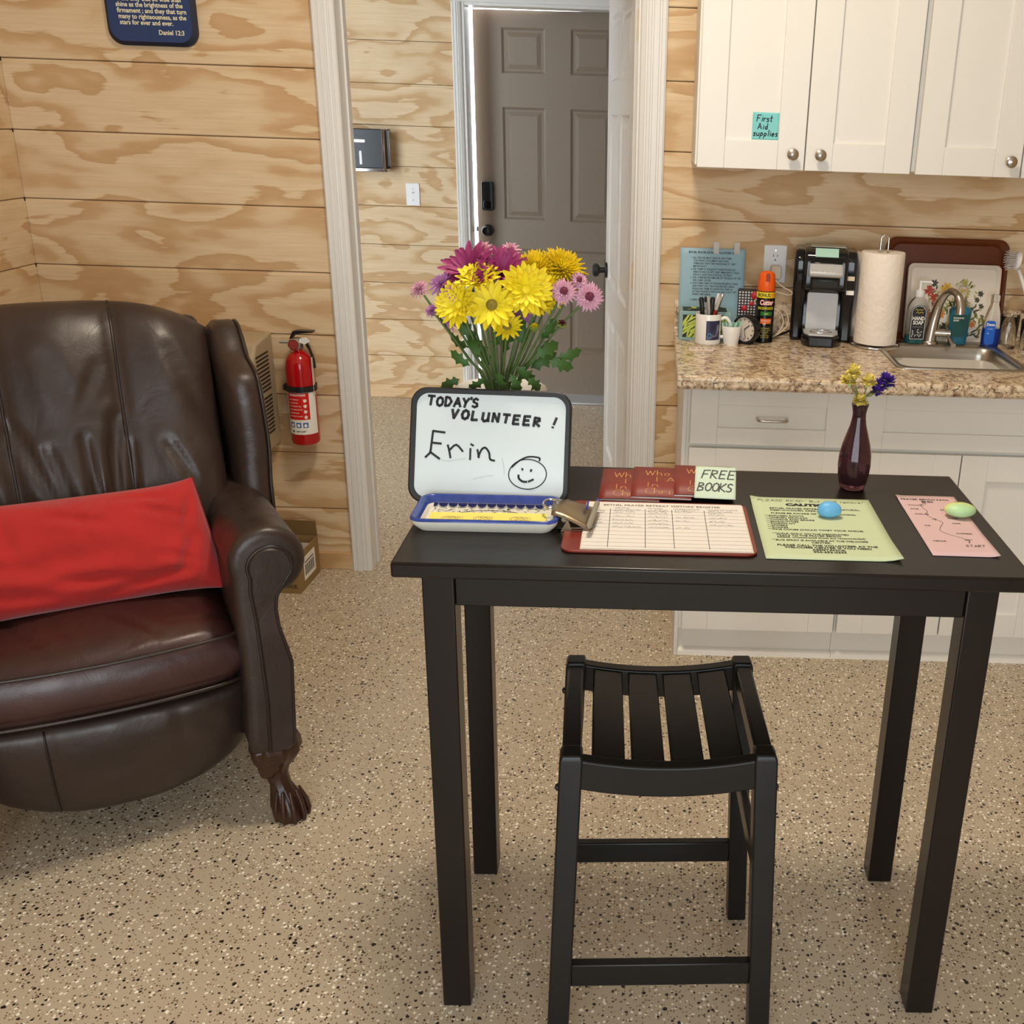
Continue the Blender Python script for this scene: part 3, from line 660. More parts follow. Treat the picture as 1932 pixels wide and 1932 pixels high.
pen('red-gripped pen leaning right in the white mug', MC + Vector((-.008, -.012, .012)), MC + Vector((.034, -.020, .152)), .0052, RED, CLR, .3)
pen('black pen with silver tip leaning right in the mug', MC + Vector((.0, .010, .012)), MC + Vector((.042, .004, .158)), .0046, BLKP, CHROME, .14)
pen('tall pale pen standing at the back of the mug', MC + Vector((.006, .02, .012)), MC + Vector((.030, .022, .155)), .0045, CLR, WHP, .25)

# small cup of folded mint slips
MINT = plain('mint_paper', srgb(172, 214, 196), .8)
cu = thing('small_cup', 'small white cup holding folded mint-green slips', 'cup', (.737, -.228, CT))
MB().lathe([(.0, .003), (.021, .003), (.0225, 0), (.0235, .003), (.0315, .058), (.031, .060), (.030, .058), (.0225, .008), (.0, .007)], 28, cap=False).build('bowl', WHC, cu, smooth=45)
rns = random.Random(9)
for k in range(7):
    a = -.5 + k * .17; x0 = -.022 + .0072 * k
    lab = ['leftmost mint slip, rolled flat, in the small white cup', 'second mint slip from the left in the small white cup', 'third mint slip from the left in the small white cup', 'middle mint slip, widest, in the small white cup', 'third mint slip from the right in the small white cup', 'second mint slip from the right in the small white cup', 'rightmost mint slip, standing tallest, in the small white cup'][k]
    o = MB().box(-.0015, .0015, -.012, .012, -.03, .028 + .004 * (k > 4)).build('paper_slip', MINT)
    o.location = (.737 + x0 * .9, -.232 + rns.uniform(-.004, .006), CT + .042); o.rotation_euler = (rns.uniform(-.15, .15), (k - 3) * .09, rns.uniform(-.5, .5)); tag(o, lab, 'paper slip', 'mint slips in the small cup')
# card
cd = thing('card', 'small pale card lying in front of the white mug', 'card', (.640, -.318, CT), R(-6))
MB().prism(rrect(-.038, .038, -.022, .022, .003), 'z', 0, .0012).build('card_stock', plain('pale_card', srgb(228, 208, 196), .7), cd)
MB().box(-.010, -.003, -.004, .004, .0012, .0016).box(.003, .010, -.004, .004, .0012, .0016).build('print', INKG, cd)
FPR = plain('faded_print', srgb(190, 172, 164), .7)
MB().box(-.034, -.018, -.008, .014, .0012, .0015).build('grey_print', FPR, cd); MB().box(.02, .034, 0, .016, .0012, .0015).build('grey_print', FPR, cd)
# clock on its stand
ck = thing('desk_clock', 'round black desk clock with pale dial beside the spray can', 'clock', (.790, -.205, CT), R(-38))
MB().lathe([(.0, .012), (.043, .012), (.046, .004), (.046, -.018), (.043, -.024), (.039, -.022), (.038, -.016), (.0, -.016)], 36, (0, 0, .047), axis='y', cap=False).build('case', BLKP, ck, smooth=45)
MB().lathe([(.038, -.0165), (.0, -.0165)], 36, (0, 0, .047), axis='y', cap=False).build('dial', plain('clock_dial', srgb(214, 202, 190), .5), ck)
q = MB()
for k in range(12):
    a = R(30 * k); q.box(-.001, .001, -.0185, -.0172, .028, .034); 
    for i in range(8):
        x, y, z = q.v[-8 + i]; q.v[-8 + i] = (x * math.cos(a) + z * math.sin(a), y, .047 - x * math.sin(a) + z * math.cos(a))
q.build('hour_marks', INK, ck)
MB().tube([(0, -.0185, .047), (.018, -.0185, .062)], .0014, 6).tube([(0, -.0188, .047), (.006, -.0188, .018)], .001, 6).build('hands', INK, ck)
MB().box(-.02, .02, -.02, .012, 0, .006).build('foot', BLKP, ck, bevel=.002)
# checked box with red buttons
cb = thing('checked_box', 'tall box checked black and white with red dots', 'box', (.765, -.075, CT), R(-4))
MB().box(0, .072, 0, .04, 0, .148).build('carton', plain('checker_black', srgb(28, 24, 26), .4), cb, bevel=.002)
q = MB(); q2 = MB()
for i in range(7):
    for j in range(16):
        (q if (i + j) % 1 == 0 else q2).box(.003 + i * .0098, .003 + i * .0098 + .0055, -.0007, 0, .004 + j * .009, .004 + j * .009 + .0048)
q.build('white_checks', plain('checker_white', srgb(226, 216, 212), .5), cb)['kind'] = 'stuff'
RB = plain('red_button', srgb(190, 44, 52), .35)
for x, z, r in ((.056, .132, .014), (.022, .09, .010), (.052, .055, .010), (.018, .03, .011), (.045, .105, .008), (.062, .02, .008)): MB().lathe([(.0, -.003), (r * .7, -.0028), (r, -.0008), (r, 0)], 18, (x, -.0006, z), axis='y', cap=False).build('red_dot', RB, cb, smooth=40)

# spray can
sc_ = thing('spray_can', 'black insect spray can with orange cap beside the clock', 'spray can', (.846, -.165, CT))
rc = .0295
MB().lathe([(.0, 0), (rc, .0), (rc + .001, .002), (rc, .004), (rc, .158), (rc - .003, .165), (.0, .166)], 32).build('can', plain('can_black', srgb(16, 16, 14), .22, .3), sc_, smooth=45)
MB().lathe([(rc - .002, .163), (rc - .001, .166), (rc - .002, .19), (rc - .005, .212), (rc - .007, .218), (rc - .013, .222), (.010, .217), (.0, .214)], 32, cap=False).build('cap', plain('orange_plastic', srgb(232, 92, 20), .35), sc_, smooth=50)
MB().lathe([(.0055, -.001), (.004, 0), (.0, .001)], 14, (.0, -rc + .0065, .205), axis='y').build('nozzle', INK, sc_)
MB().box(-.006, .006, -rc - .0005, -rc + .016, .196, .2185).build('nozzle_slot', plain('orange_slot', srgb(150, 52, 12), .5), sc_)
YB_ = plain('label_yellow', srgb(238, 216, 40), .35); ORL = plain('label_orange', srgb(232, 110, 50), .35); GRL = plain('label_green', srgb(36, 110, 44), .35); WHL = plain('label_white', srgb(240, 236, 228), .4); PINKL = plain('label_pink_white', srgb(250, 224, 214), .4)
cyl_patch(rc + .0004, 2 * math.pi * rc, .143, .161, 0, 32).build('bonus_band', YB_, sc_, smooth=180)
MB().flat(at(glyphs('BONUS', .0155, 'CENTER', .0004, .8), -.010, .147), wrap(rc + .0009)).build('bonus_lettering', INK, sc_, recalc=False)
MB().flat(at(glyphs('25%', .0155, 'CENTER', .0004, .8), .021, .147), wrap(rc + .0009)).build('bonus_number', ORL, sc_, recalc=False)
MB().flat(at(glyphs('Cutter', .0215, 'CENTER', .0006, .78, .25), .0, .122), wrap(rc + .0010)).build('brand_lettering', PINKL, sc_, recalc=False)
MB().flat(at(glyphs('Cutter', .0215, 'CENTER', .0016, .78, .25), .0, .122), wrap(rc + .0006)).build('brand_outline', plain('label_red', srgb(196, 34, 26), .4), sc_, recalc=False)
MB().flat(at(glyphs('BACKWOODS', .0115, 'CENTER', .0002, .72), -.001, .107), wrap(rc + .0008)).build('variant_lettering', YB_, sc_, recalc=False)
cyl_patch(rc + .0004, .038, .088, .1, .05).build('green_band', GRL, sc_, smooth=180)
MB().flat(at(glyphs('DRY', .007, 'CENTER', .0002), 0.002, .091), wrap(rc + .0008)).build('band_lettering', LG1, sc_, recalc=False)
cyl_patch(rc + .0004, .036, .062, .078, .05).build('orange_band', ORL, sc_, smooth=180)
MB().flat(at(glyphs('10', .010, 'CENTER', .0002), -.004, .058), wrap(rc + .0009)).flat(at(glyphs('REPELS MOSQUITOES', .0042, 'CENTER', .0001, .8), .002, .070), wrap(rc + .0009)).build('orange_band_lettering', PINKL, sc_, recalc=False)
q = MB()
for i in range(6): q.flat(at(glyphs(['INSECT REPELLENT', 'KEEP OUT OF REACH', 'OF CHILDREN', 'CAUTION', 'SEE BACK PANEL', 'NET WT 7.5 OZ'][i], .0045, 'CENTER', .0001, .85), .0, .046 - i * .006), wrap(rc + .0008))
q.build('small_print', plain('label_olive_print', srgb(190, 170, 70), .5), sc_, recalc=False)

# coffee maker
cm = thing('coffee_maker', 'black single-serve coffee maker with silver drip tray', 'coffee maker', (1.035, -.115, CT), R(-7))
SIL = plain('silver_plastic', srgb(192, 192, 190), .48, .3)
cmside = [(.10, 0), (.10, .285), (.07, .30), (-.04, .298), (-.075, .285), (-.085, .24), (-.085, .17), (-.03, .165), (-.012, .15), (-.012, .03), (-.03, 0)]
MB().prism(cmside, 'x', -.070, .070).build('body', BLKG, cm, bevel=.012, seg=3)
MB().prism([(.10, 0), (.10, .292), (-.03, .292), (-.058, .27), (-.066, .19), (-.025, .10), (-.03, 0)], 'x', -.098, -.060).build('side_pillar', BLKG, cm, bevel=.012, seg=3)
MB().prism([(.10, 0), (.10, .290), (-.03, .290), (-.055, .27), (-.063, .19), (-.02, .10), (-.03, 0)], 'x', .060, .098).build('water_tank', plain('smoked_plastic', srgb(26, 26, 28), .12), cm, bevel=.010, seg=3)
MB().prism(rrect(-.05, .05, .03, .162, .014), 'y', -.02, -.0125).build('splash_plate', SIL, cm, bevel=.002)
MB().prism([(-.062, 0), (.062, 0), (.06, -.07), (.04, -.105), (-.04, -.105), (-.06, -.07)], 'z', 0, .034).xf(Matrix.Translation((0, -.022, 0))).build('drip_base', BLKG, cm, bevel=.006, seg=3)
tr = MB().prism([(-.056, -.004), (.056, -.004), (.054, -.066), (.038, -.098), (-.038, -.098), (-.054, -.066)], 'z', .034, .040).xf(Matrix.Translation((0, -.022, 0))).build('drip_tray', SIL, cm, bevel=.002)
MB().tube([(.034 * math.cos(R(a)), -.07 + .026 * math.sin(R(a)), .041) for a in range(0, 360, 15)], .0018, 6, closed=True).tube([(-.012, -.07, .041), (.012, -.07, .041)], .0016, 6).tube([(0, -.082, .041), (0, -.058, .041)], .0016, 6).build('tray_ring', CHROME, tr, smooth=60)
MB().prism([(-.10, .215), (-.118, .22), (-.122, .232), (-.092, .258), (-.07, .245)], 'x', -.052, .052).build('handle_bar', SIL, cm, bevel=.004)
MB().prism([(-.06, .17), (-.104, .178), (-.108, .214), (-.07, .222)], 'x', -.046, .046).build('brew_head', BLKP, cm, bevel=.008)
MB().prism([(-.05, .296), (-.092, .258), (-.09, .254), (-.05, .29)], 'x', -.05, .05).build('lid', BLKG, cm, bevel=.004)
MB().box(-.05, .06, -.03, .05, .3005, .302).build('top_note', plain('pale_note', srgb(206, 208, 196), .8), cm)
MB().prism([(-.055, .2985), (-.080, .2755), (-.081, .2765), (-.055, .3)], 'x', -.036, .036).build('lid_note', MINT, cm)
for x in (-.02, -.004, .012, .024): MB().lathe([(.0028, -.001), (.0028, 0)], 10, (x, -.1175, .234), axis='y').build('button', WHP, cm)
MB().box(.07, .092, -.0670, -.060, .205, .218).build('badge', plain('cream_badge', srgb(214, 196, 168), .4), cm)
MB().box(.07, .094, -.062, -.046, .160, .173).build('label', WHL, cm)
MB().tube(smooth_poly([(-.09, .05, .02), (-.12, .03, .008), (-.15, .0, .006), (-.175, -.015, .006), (-.20, -.005, .007), (-.215, .02, .008)], 5), .004, 8).build('power_cord', BLKP, cm, smooth=60)

# paper towel on wire stand
PT = plain('paper_towel', srgb(236, 224, 210), .9, var=.04, bump=.006, scale=40, bscale=60)
rx, ry = 1.205, -.175
hs = thing('towel_holder', 'chrome wire paper towel stand with loop top', 'towel holder', (rx, ry, CT))
MB().tube([(.078 * math.cos(R(a)), .078 * math.sin(R(a)), .004) for a in range(0, 360, 12)], .003, 8, closed=True).build('base_ring', CHROME, hs, smooth=60)
MB().tube([(-.078, 0, .004), (-.03, 0, .006), (.03, 0, .006), (.078, 0, .004)], .0028, 8).tube([(0, -.078, .004), (0, .078, .004)], .0028, 8).build('base_cross', CHROME, hs, smooth=60)
MB().tube(smooth_poly([(-.012, 0, .006), (-.012, 0, .20), (-.012, 0, .325), (-.010, 0, .340), (0, 0, .347), (.010, 0, .340), (.012, 0, .325), (.012, 0, .20), (.012, 0, .006)], 6), .0026, 8).build('post', CHROME, hs, smooth=60)
pt = thing('paper_towel_roll', 'white paper towel roll standing beside the coffee maker', 'paper towel', (rx, ry, CT + .012))
pr_ = []
for i in range(44):
    a = 2 * math.pi * i / 44; rr0 = .068 + .001 * math.sin(3 * a); pr_.append((rr0 * math.cos(a), rr0 * math.sin(a)))
inn = [(.02 * math.cos(2 * math.pi * i / 44), .02 * math.sin(2 * math.pi * i / 44)) for i in range(44)]
mb = MB(); mb.rings([[(x, y, .002) for x, y in inn], [(x, y, .0) for x, y in pr_], [(x, y, .14) for x, y in pr_], [(x, y, .281) for x, y in pr_], [(x * .97, y * .97, .284) for x, y in pr_], [(x, y, .283) for x, y in inn]], closed=True)
mb.build('roll', PT, pt, smooth=40)
MB().grid(10, 6, lambda a, b: (-.062 - .010 * a, .030 + .03 * a, .006 + .272 * b)).build('loose_sheet', PT, pt, smooth=180, solid=.0015)

# trays leaning on the backsplash
BRT = plain('dark_red_tray', srgb(98, 46, 18), .3, var=.2, scale=12)
t1 = thing('serving_tray', 'dark red-brown serving tray leaning against the wall behind the sink', 'tray', (1.245, -.052, CT))
t1.rotation_euler = (R(-6), 0, 0)
mb = MB(); mb.rings([[(x, y, z) for x, z in rrect(*q)] for q, y in (((.0, .405, .0, .33, .035), .012), ((.0, .405, .0, .33, .035), -.004), ((.006, .399, .006, .324, .032), -.008), ((.014, .391, .014, .316, .03), -.004), ((.022, .383, .022, .308, .03), .006))])
mb.build('tray_body', BRT, t1, smooth=40)
FLT = plain('cream_tray', srgb(226, 214, 198), .3, var=.03)
t2 = thing('floral_tray', 'cream tray printed with garden flowers leaning behind the faucet', 'tray', (1.318, -.085, CT))
t2.rotation_euler = (R(-8), 0, 0)
mb = MB(); mb.rings([[(x, y, z) for x, z in rrect(*q)] for q, y in (((.0, .305, .0, .252, .018), .008), ((.0, .305, .0, .252, .018), -.005), ((.004, .301, .004, .248, .016), -.008), ((.010, .295, .010, .242, .014), -.003), ((.014, .291, .014, .238, .014), .003))])
mb.build('tray_body', FLT, t2, smooth=40)
fcol = {'o': plain('print_orange', srgb(214, 128, 48), .5), 'r': plain('print_red', srgb(176, 70, 52), .5), 'p': plain('print_pink', srgb(214, 130, 120), .5), 'y': plain('print_yellow', srgb(222, 176, 64), .5), 'g': plain('print_green', srgb(104, 110, 56), .5), 'd': plain('print_dark_green', srgb(64, 64, 44), .5), 'l': plain('print_pale_leaf', srgb(176, 168, 96), .5)}
rnf = random.Random(12); acc = {k: MB() for k in fcol}
def fp(kind, cx, cz, r, n=7):
    y = .0024 - .0001 * rnf.random()
    for i in range(n):
        a = 2 * math.pi * i / n + rnf.random() * .4
        P2 = leafpoly(cx + r * .6 * math.cos(a), cz + r * .6 * math.sin(a), r * 1.1, r * .26, a, 0); acc[kind].poly3([(x, y, z) for x, z in P2])
def lf(kind, cx, cz, L, wd_, a): acc[kind].poly3([(x, .0026, z) for x, z in leafpoly(cx, cz, L, wd_, a, 0)])
for i in range(150):
    x = rnf.uniform(.05, .275); zt = .025 + .08 * math.sin((x - .03) / .27 * math.pi) + .02; z = rnf.uniform(.02, zt + .02); lf(rnf.choice('gdglg'), x, z, rnf.uniform(.014, .03), .003, rnf.uniform(.3, 2.8))
for i in range(40):
    x = rnf.choice((.085, .10, .19, .205, .25)) + rnf.gauss(0, .012); z = rnf.uniform(.08, .20); lf(rnf.choice('gdll'), x, z, rnf.uniform(.012, .024), .0028, rnf.uniform(.5, 2.6))
for k_, x, z, r in (('y', .132, .172, .02), ('r', .075, .165, .017), ('r', .09, .145, .013), ('p', .10, .128, .014), ('o', .085, .078, .017), ('o', .20, .108, .016), ('p', .195, .09, .012), ('r', .07, .10, .012), ('o', .12, .09, .013), ('y', .18, .17, .010), ('y', .195, .15, .010), ('l', .19, .195, .012), ('l', .20, .165, .012), ('d', .245, .16, .010), ('d', .235, .14, .009), ('d', .25, .12, .009), ('d', .09, .19, .012), ('o', .225, .06, .012), ('y', .15, .06, .01)): fp(k_, x, z, r)
for k_, mb in acc.items(): mb.build({'o': 'orange_flowers', 'r': 'red_flowers', 'p': 'pink_flowers', 'y': 'yellow_flowers', 'g': 'green_leaves', 'd': 'dark_leaves', 'l': 'pale_leaves'}[k_], fcol[k_], t2, recalc=False)['kind'] = 'stuff'

# bottles
CLG = glass('clear_bottle_plastic', (.97, .98, .97), .03, 1.3); TEAL = plain('teal_soap', srgb(50, 150, 156), .1, trans=.55, var=0, ior=1.33); BLUL = plain('blue_dish_soap', srgb(18, 70, 190), .1, trans=.3, var=0, ior=1.33)
def oval(w_, d_, z, n=28, p=2.6):
    o = []
    for i in range(n):
        a = 2 * math.pi * i / n; c_, s_ = math.cos(a), math.sin(a)
        o.append((w_ * abs(c_) ** (2 / p) * (1 if c_ >= 0 else -1), d_ * abs(s_) ** (2 / p) * (1 if s_ >= 0 else -1), z))
    return o
hs_ = thing('soap_bottle', 'clear hand soap pump bottle with black arched label', 'bottle', (1.348, -.118, CT))
prof = [(.030, .019, 0), (.034, .022, .004), (.0345, .0225, .02), (.0345, .0225, .10), (.033, .0215, .122), (.024, .018, .140), (.014, .014, .150), (.0135, .0135, .156)]
MB().rings([oval(*p) for p in prof]).build('bottle', CLG, hs_, smooth=60)
MB().rings([oval(.0325, .0205, .003), oval(.0335, .0215, .02), oval(.0335, .0215, .026)]).build('liquid', TEAL, hs_, smooth=60)
MB().lathe([(.015, .152), (.016, .154), (.016, .170), (.010, .173), (.005, .174), (.005, .196), (.0065, .197), (.0065, .203), (.0, .204)], 20).build('pump_collar', WHP, hs_, smooth=40)
MB().tube([(0, 0, .199), (.03, -.006, .2), (.036, -.007, .196)], .0035, 8).build('pump_spout', WHP, hs_, smooth=50)
def arch(x0, x1, z0, z1, n=12):
    r = (x1 - x0) / 2; cx = (x0 + x1) / 2; return [(x0, z0), (x1, z0)] + [(cx + r * math.cos(math.pi * i / n), z1 - r + r * math.sin(math.pi * i / n)) for i in range(n + 1)]
MB().prism(arch(-.026, .024, .016, .128), 'y', -.0238, -.0225).build('label_panel', INK, hs_)
V_, F_ = [], []; ar = arch(-.0235, .0215, .0185, .1255); ribbon(ar + [ar[0]], .0012, V_, F_)
MB().flat((V_, F_), lambda x, y: (x, -.0242, y)).build('label_border', WHL, hs_, recalc=False)
MB().flat(at(glyphs('HAND', .0165, 'CENTER', .0005, .82), -.001, .080), lambda x, y: (x, -.0243, y)).flat(at(glyphs('SOAP', .0165, 'CENTER', .0005, .82), -.001, .066), lambda x, y: (x, -.0243, y)).build('label_lettering', WHL, hs_, recalc=False)
MB().flat(at(glyphs('EUCALYPTUS', .0058, 'CENTER', .0001, .9), -.001, .056), lambda x, y: (x, -.0243, y)).build('scent_lettering', plain('label_grey_print', srgb(130, 130, 126), .5), hs_, recalc=False)
V_, F_ = [], []; ribbon(smooth_poly([(-.014, .112), (-.010, .116), (-.005, .111), (.0, .114), (.008, .112), (.011, .115)], 3), .0016, V_, F_); ribbon(smooth_poly([(-.010, .103), (-.006, .107), (-.001, .102), (.005, .106), (.012, .103)], 3), .0018, V_, F_)
MB().flat((V_, F_), lambda x, y: (x, -.0243, y)).build('script_mark', YB_, hs_, recalc=False)
q = MB()
for i in range(16): q.poly3([(x, -.0243, z) for x, z in leafpoly(rnf.uniform(-.018, .016), rnf.uniform(.026, .05), .007, .0016, rnf.uniform(0, 3), 0)])
q.build('leaf_motif', plain('label_pale_leaf', srgb(196, 200, 196), .5), hs_, recalc=False)['kind'] = 'stuff'
fs = thing('foam_soap_bottle', 'teal foam soap bottle with clear pump behind the faucet', 'bottle', (1.487, -.118, CT))
MB().rings([oval(.026, .016, 0), oval(.029, .019, .01), oval(.034, .02, .08), oval(.036, .02, .112), oval(.030, .018, .122), oval(.016, .015, .126)]).build('bottle', plain('teal_bottle', srgb(42, 116, 140), .15, trans=.2, var=.1), fs, smooth=60)
MB().prism([(-.027, .03), (.016, .03), (.030, .10), (-.031, .10)], 'y', -.0225, -.0205).build('label_panel', plain('deep_teal_label', srgb(18, 74, 72), .4), fs)
MB().flat(at(glyphs('FOAMING', .0075, 'LEFT', .0002), -.026, .088), lambda x, y: (x, -.0228, y)).flat(at(glyphs('SOAP', .0075, 'LEFT', .0002), -.026, .080), lambda x, y: (x, -.0228, y)).build('label_lettering', WHL, fs, recalc=False)
MB().lathe([(.017, .124), (.018, .128), (.018, .142), (.014, .15), (.012, .168), (.012, .182), (.015, .184), (.015, .19), (.0, .192)], 20).build('pump', glass('frosted_pump', (.95, .96, .97), .25, 1.3), fs, smooth=40)
ds = thing('dish_soap_bottle', 'clear dish soap bottle half full of blue liquid', 'bottle', (1.588, -.140, CT))
MB().rings([oval(.024, .016, 0), oval(.029, .018, .004), oval(.030, .019, .05), oval(.027, .018, .085), oval(.020, .016, .115), oval(.014, .013, .135), oval(.0125, .0125, .148)]).build('bottle', CLG, ds, smooth=60)
MB().rings([oval(.0225, .0145, .002), oval(.0275, .0165, .006), oval(.0285, .0175, .05), oval(.028, .0172, .062)]).build('liquid', BLUL, ds, smooth=60)
MB().lathe([(.014, .147), (.0145, .150), (.0145, .166), (.011, .17), (.0, .171)], 18).build('cap', glass('pale_cap', (.9, .93, .94), .2, 1.3), ds, smooth=40)
MB().prism(rrect(-.026, .006, .012, .088, .008), 'y', -.0202, -.0188).build('label_panel', plain('blue_label', srgb(30, 96, 196), .4), ds)
MB().flat(at(glyphs('Dawn', .0125, 'CENTER', .0004, .9), -.010, .072), lambda x, y: (x, -.0206, y)).build('label_lettering', WHL, ds, recalc=False)
MB().flat(at(glyphs('ULTRA', .0055, 'CENTER', .0001), -.010, .06), lambda x, y: (x, -.0206, y)).box(-.018, -.014, -.0206, -.0203, .045, .05).build('label_small_print', plain('label_light_blue', srgb(170, 204, 236), .5), ds, recalc=False)
DG_ = glass('drinking_glass', (.98, .99, .98), 0, 1.45)
for (x, y, lab) in ((1.640, -.150, 'clear drinking glass next to the blue dish soap'), (1.685, -.225, 'clear drinking glass nearest the right edge of the counter')):
    g = thing('drinking_glass', lab, 'glass', (x, y, CT), group='clear glasses on the counter')
    MB().lathe([(.0, .0), (.026, .0), (.028, .003), (.032, .105), (.0312, .106), (.030, .105), (.0262, .012), (.0, .010)], 28, cap=False).build('tumbler', DG_, g, smooth=50)
jr = thing('utensil_jar', 'clear jar at the right edge holding the white dish brush', 'jar', (1.745, -.12, CT))
MB().lathe([(.0, .0), (.036, .0), (.038, .004), (.038, .12), (.036, .121), (.035, .119), (.035, .01), (.0, .008)], 28, cap=False).build('jar_wall', DG_, jr, smooth=50)
br = thing('dish_brush', 'white dish brush with grey bristles standing at the right edge', 'brush', (1.742, -.118, CT + .014))
MB().tube(smooth_poly([(0, 0, 0), (-.03, 0, .10), (-.065, .0, .19), (-.088, 0, .235)], 5), [.006] * 15 + [.009], 10).build('handle', WHP, br, smooth=60)
MB().lathe([(.0, .006), (.022, .006), (.03, .0), (.03, -.006), (.0, -.008)], 22).xf(Matrix.Translation((-.098, -.002, .262)) @ Matrix.Rotation(R(-82), 4, 'Y') @ Matrix.Scale(1, 4)).build('head', WHP, br, smooth=40)
q = MB(); WB = plain('grey_bristle', srgb(196, 190, 186), .6)
for i in range(60):
    a = i * 2.399; r = .026 * math.sqrt(i / 60); y, z = r * math.cos(a), r * math.sin(a); q.tube([(-.104, -.002 + y, .262 + z), (-.128 - .004 * rnf.random(), -.002 + y * 1.25, .262 + z * 1.25)], .0011, 4)
q.build('bristles', WB, br)['kind'] = 'stuff'
# ------------------------------------------------------------------ wing recliner
ch = thing('wing_recliner', 'dark brown leather wing-back recliner with carved claw feet', 'armchair', (-.623, -1.598, 0), R(29))
def puff(fn_c, nu, nv, eu=4.0, ev=4.0, front=None, thick=.06, disp=None, backf=1.0):
    """closed cushion: fn_c(a,b) gives centre point and normal for a,b in -1..1; thickness falls to zero at the rim"""
    mb = MB(); rings = []
    def th(a, b): return thick * max(0.0, (1 - abs(a) ** eu)) ** .5 * max(0.0, (1 - abs(b) ** ev)) ** .5
    def ease(t): return math.sin(t * math.pi / 2)
    A = [ease(-1 + 2 * i / nu) for i in range(nu + 1)]; B = [ease(-1 + 2 * j / nv) for j in range(nv + 1)]
    n0 = len(mb.v)
    for side in (1, -1):
        for b in B:
            for a in A:
                c, nn = fn_c(a, b); c = Vector(c); nn = Vector(nn)
                t_ = th(a, b) * (1 if side == 1 else backf)
                d = disp(a, b) if (disp and side == 1) else 0
                mb.v.append(tuple(c + nn * side * t_ + nn * d * min(1, th(a, b) / thick * 1.6)))
    W_ = nu + 1; H_ = nv + 1
    for s_ in (0, 1):
        for j in range(nv):
            for i in range(nu):
                q = s_ * W_ * H_ + j * W_ + i
                mb.f.append((q, q + 1, q + W_ + 1, q + W_))
    me_off = W_ * H_
    # weld the rim
    bm = {}
    def idx(side, i, j): return side * me_off + j * W_ + i
    remap = {}
    for i in range(W_):
        for j in (0, nv): remap[idx(1, i, j)] = idx(0, i, j)
    for j in range(H_):
        for i in (0, nu): remap[idx(1, i, j)] = idx(0, i, j)
    mb.f = [tuple(remap.get(x, x) for x in f) for f in mb.f]
    used = sorted({x for f in mb.f for x in f}); m2 = {x: k for k, x in enumerate(used)}
    mb.v = [mb.v[x] for x in used]; mb.f = [tuple(m2[x] for x in f) for f in mb.f]
    return mb
def creases(lst):
    def d(x, z):
        r = 0
        for (x0, z0, x1, z1, w_, dep) in lst:
            dx, dz = x1 - x0, z1 - z0; L2 = dx * dx + dz * dz; t = max(0, min(1, ((x - x0) * dx + (z - z0) * dz) / L2))
            px, pz = x0 + t * dx, z0 + t * dz; q = math.hypot(x - px, z - pz); fade = math.sin(math.pi * min(1, max(0, .12 + .88 * t))) ** .5
            r -= dep * fade * (math.exp(-(q / w_) ** 2) - .55 * math.exp(-((q - 1.7 * w_) / w_) ** 2))
        return r
    return d

# back cushion: three channels with sewn seams
BWID = .335
def back_pt(x, t):       # t 0..1 bottom to top
    y = .44 + .20 * t + .035 * t ** 3
    z = .47 + .66 * t
    return y, z
crz = creases([(-.11, .86, -.03, .66, .014, .010), (-.045, .80, .0, .63, .013, .010), (.03, .82, .05, .62, .012, .012), (.10, .86, .075, .64, .014, .014), (.13, .80, .115, .62, .010, .009), (.21, .80, .26, .70, .014, .008), (-.02, 1.0, .01, .90, .02, .004), (.08, .98, .03, .88, .012, .004), (-.20, .84, -.15, .64, .014, .010), (-.27, .80, -.24, .62, .012, .009), (.24, 1.02, .30, .86, .02, .004), (.325, .99, .29, 1.0, .006, .004), (.33, .94, .29, .955, .006, .004)])
def back_c(a, b):
    t = (b + 1) / 2; wd_ = BWID * (.965 + .035 * t) 
    x = a * wd_; y, z = back_pt(x, t)
    z -= .075 * abs(a) ** 3.2 * t ** 2
    y -= .035 * abs(a) ** 3 * (1 - t * .3)
    ny, nz = -.95, .30
    return (x, y, z), (0, ny, nz)
def back_d(a, b):
    t = (b + 1) / 2; x = a * BWID; z = .47 + .66 * t
    r = crz(x, z)
    for sx in (-.125, .125):
        r -= .011 * math.exp(-((x - sx * (1 - .06 * (1 - t))) / .016) ** 2)
    r += .010 * math.cos(x / .125 * math.pi) * (1 - abs(a) ** 4)
    r += .012 * math.exp(-((z - .68) / .12) ** 2)
    return r
bk = puff(back_c, 96, 84, 5, 7, thick=.085, disp=back_d, backf=.7).build('back_cushion', LEA, ch, smooth=180)
for sx in (-.125, .125):
    pts = []
    for i in range(30):
        b = -.93 + 1.92 * i / 29; t = (b + 1) / 2; x = sx * (1 - .06 * (1 - t)); a = x / BWID
        c, nn = back_c(a, b); th_ = .085 * max(0, 1 - abs(a) ** 5) ** .5 * max(0, 1 - abs(b) ** 7) ** .5
        p = Vector(c) + Vector(nn) * (th_ + back_d(a, b) * min(1, th_ / .085 * 1.6)); pts.append(p)
    MB().tube(pts, .0042, 6).build('seam_piping', PIPING, bk, smooth=180)

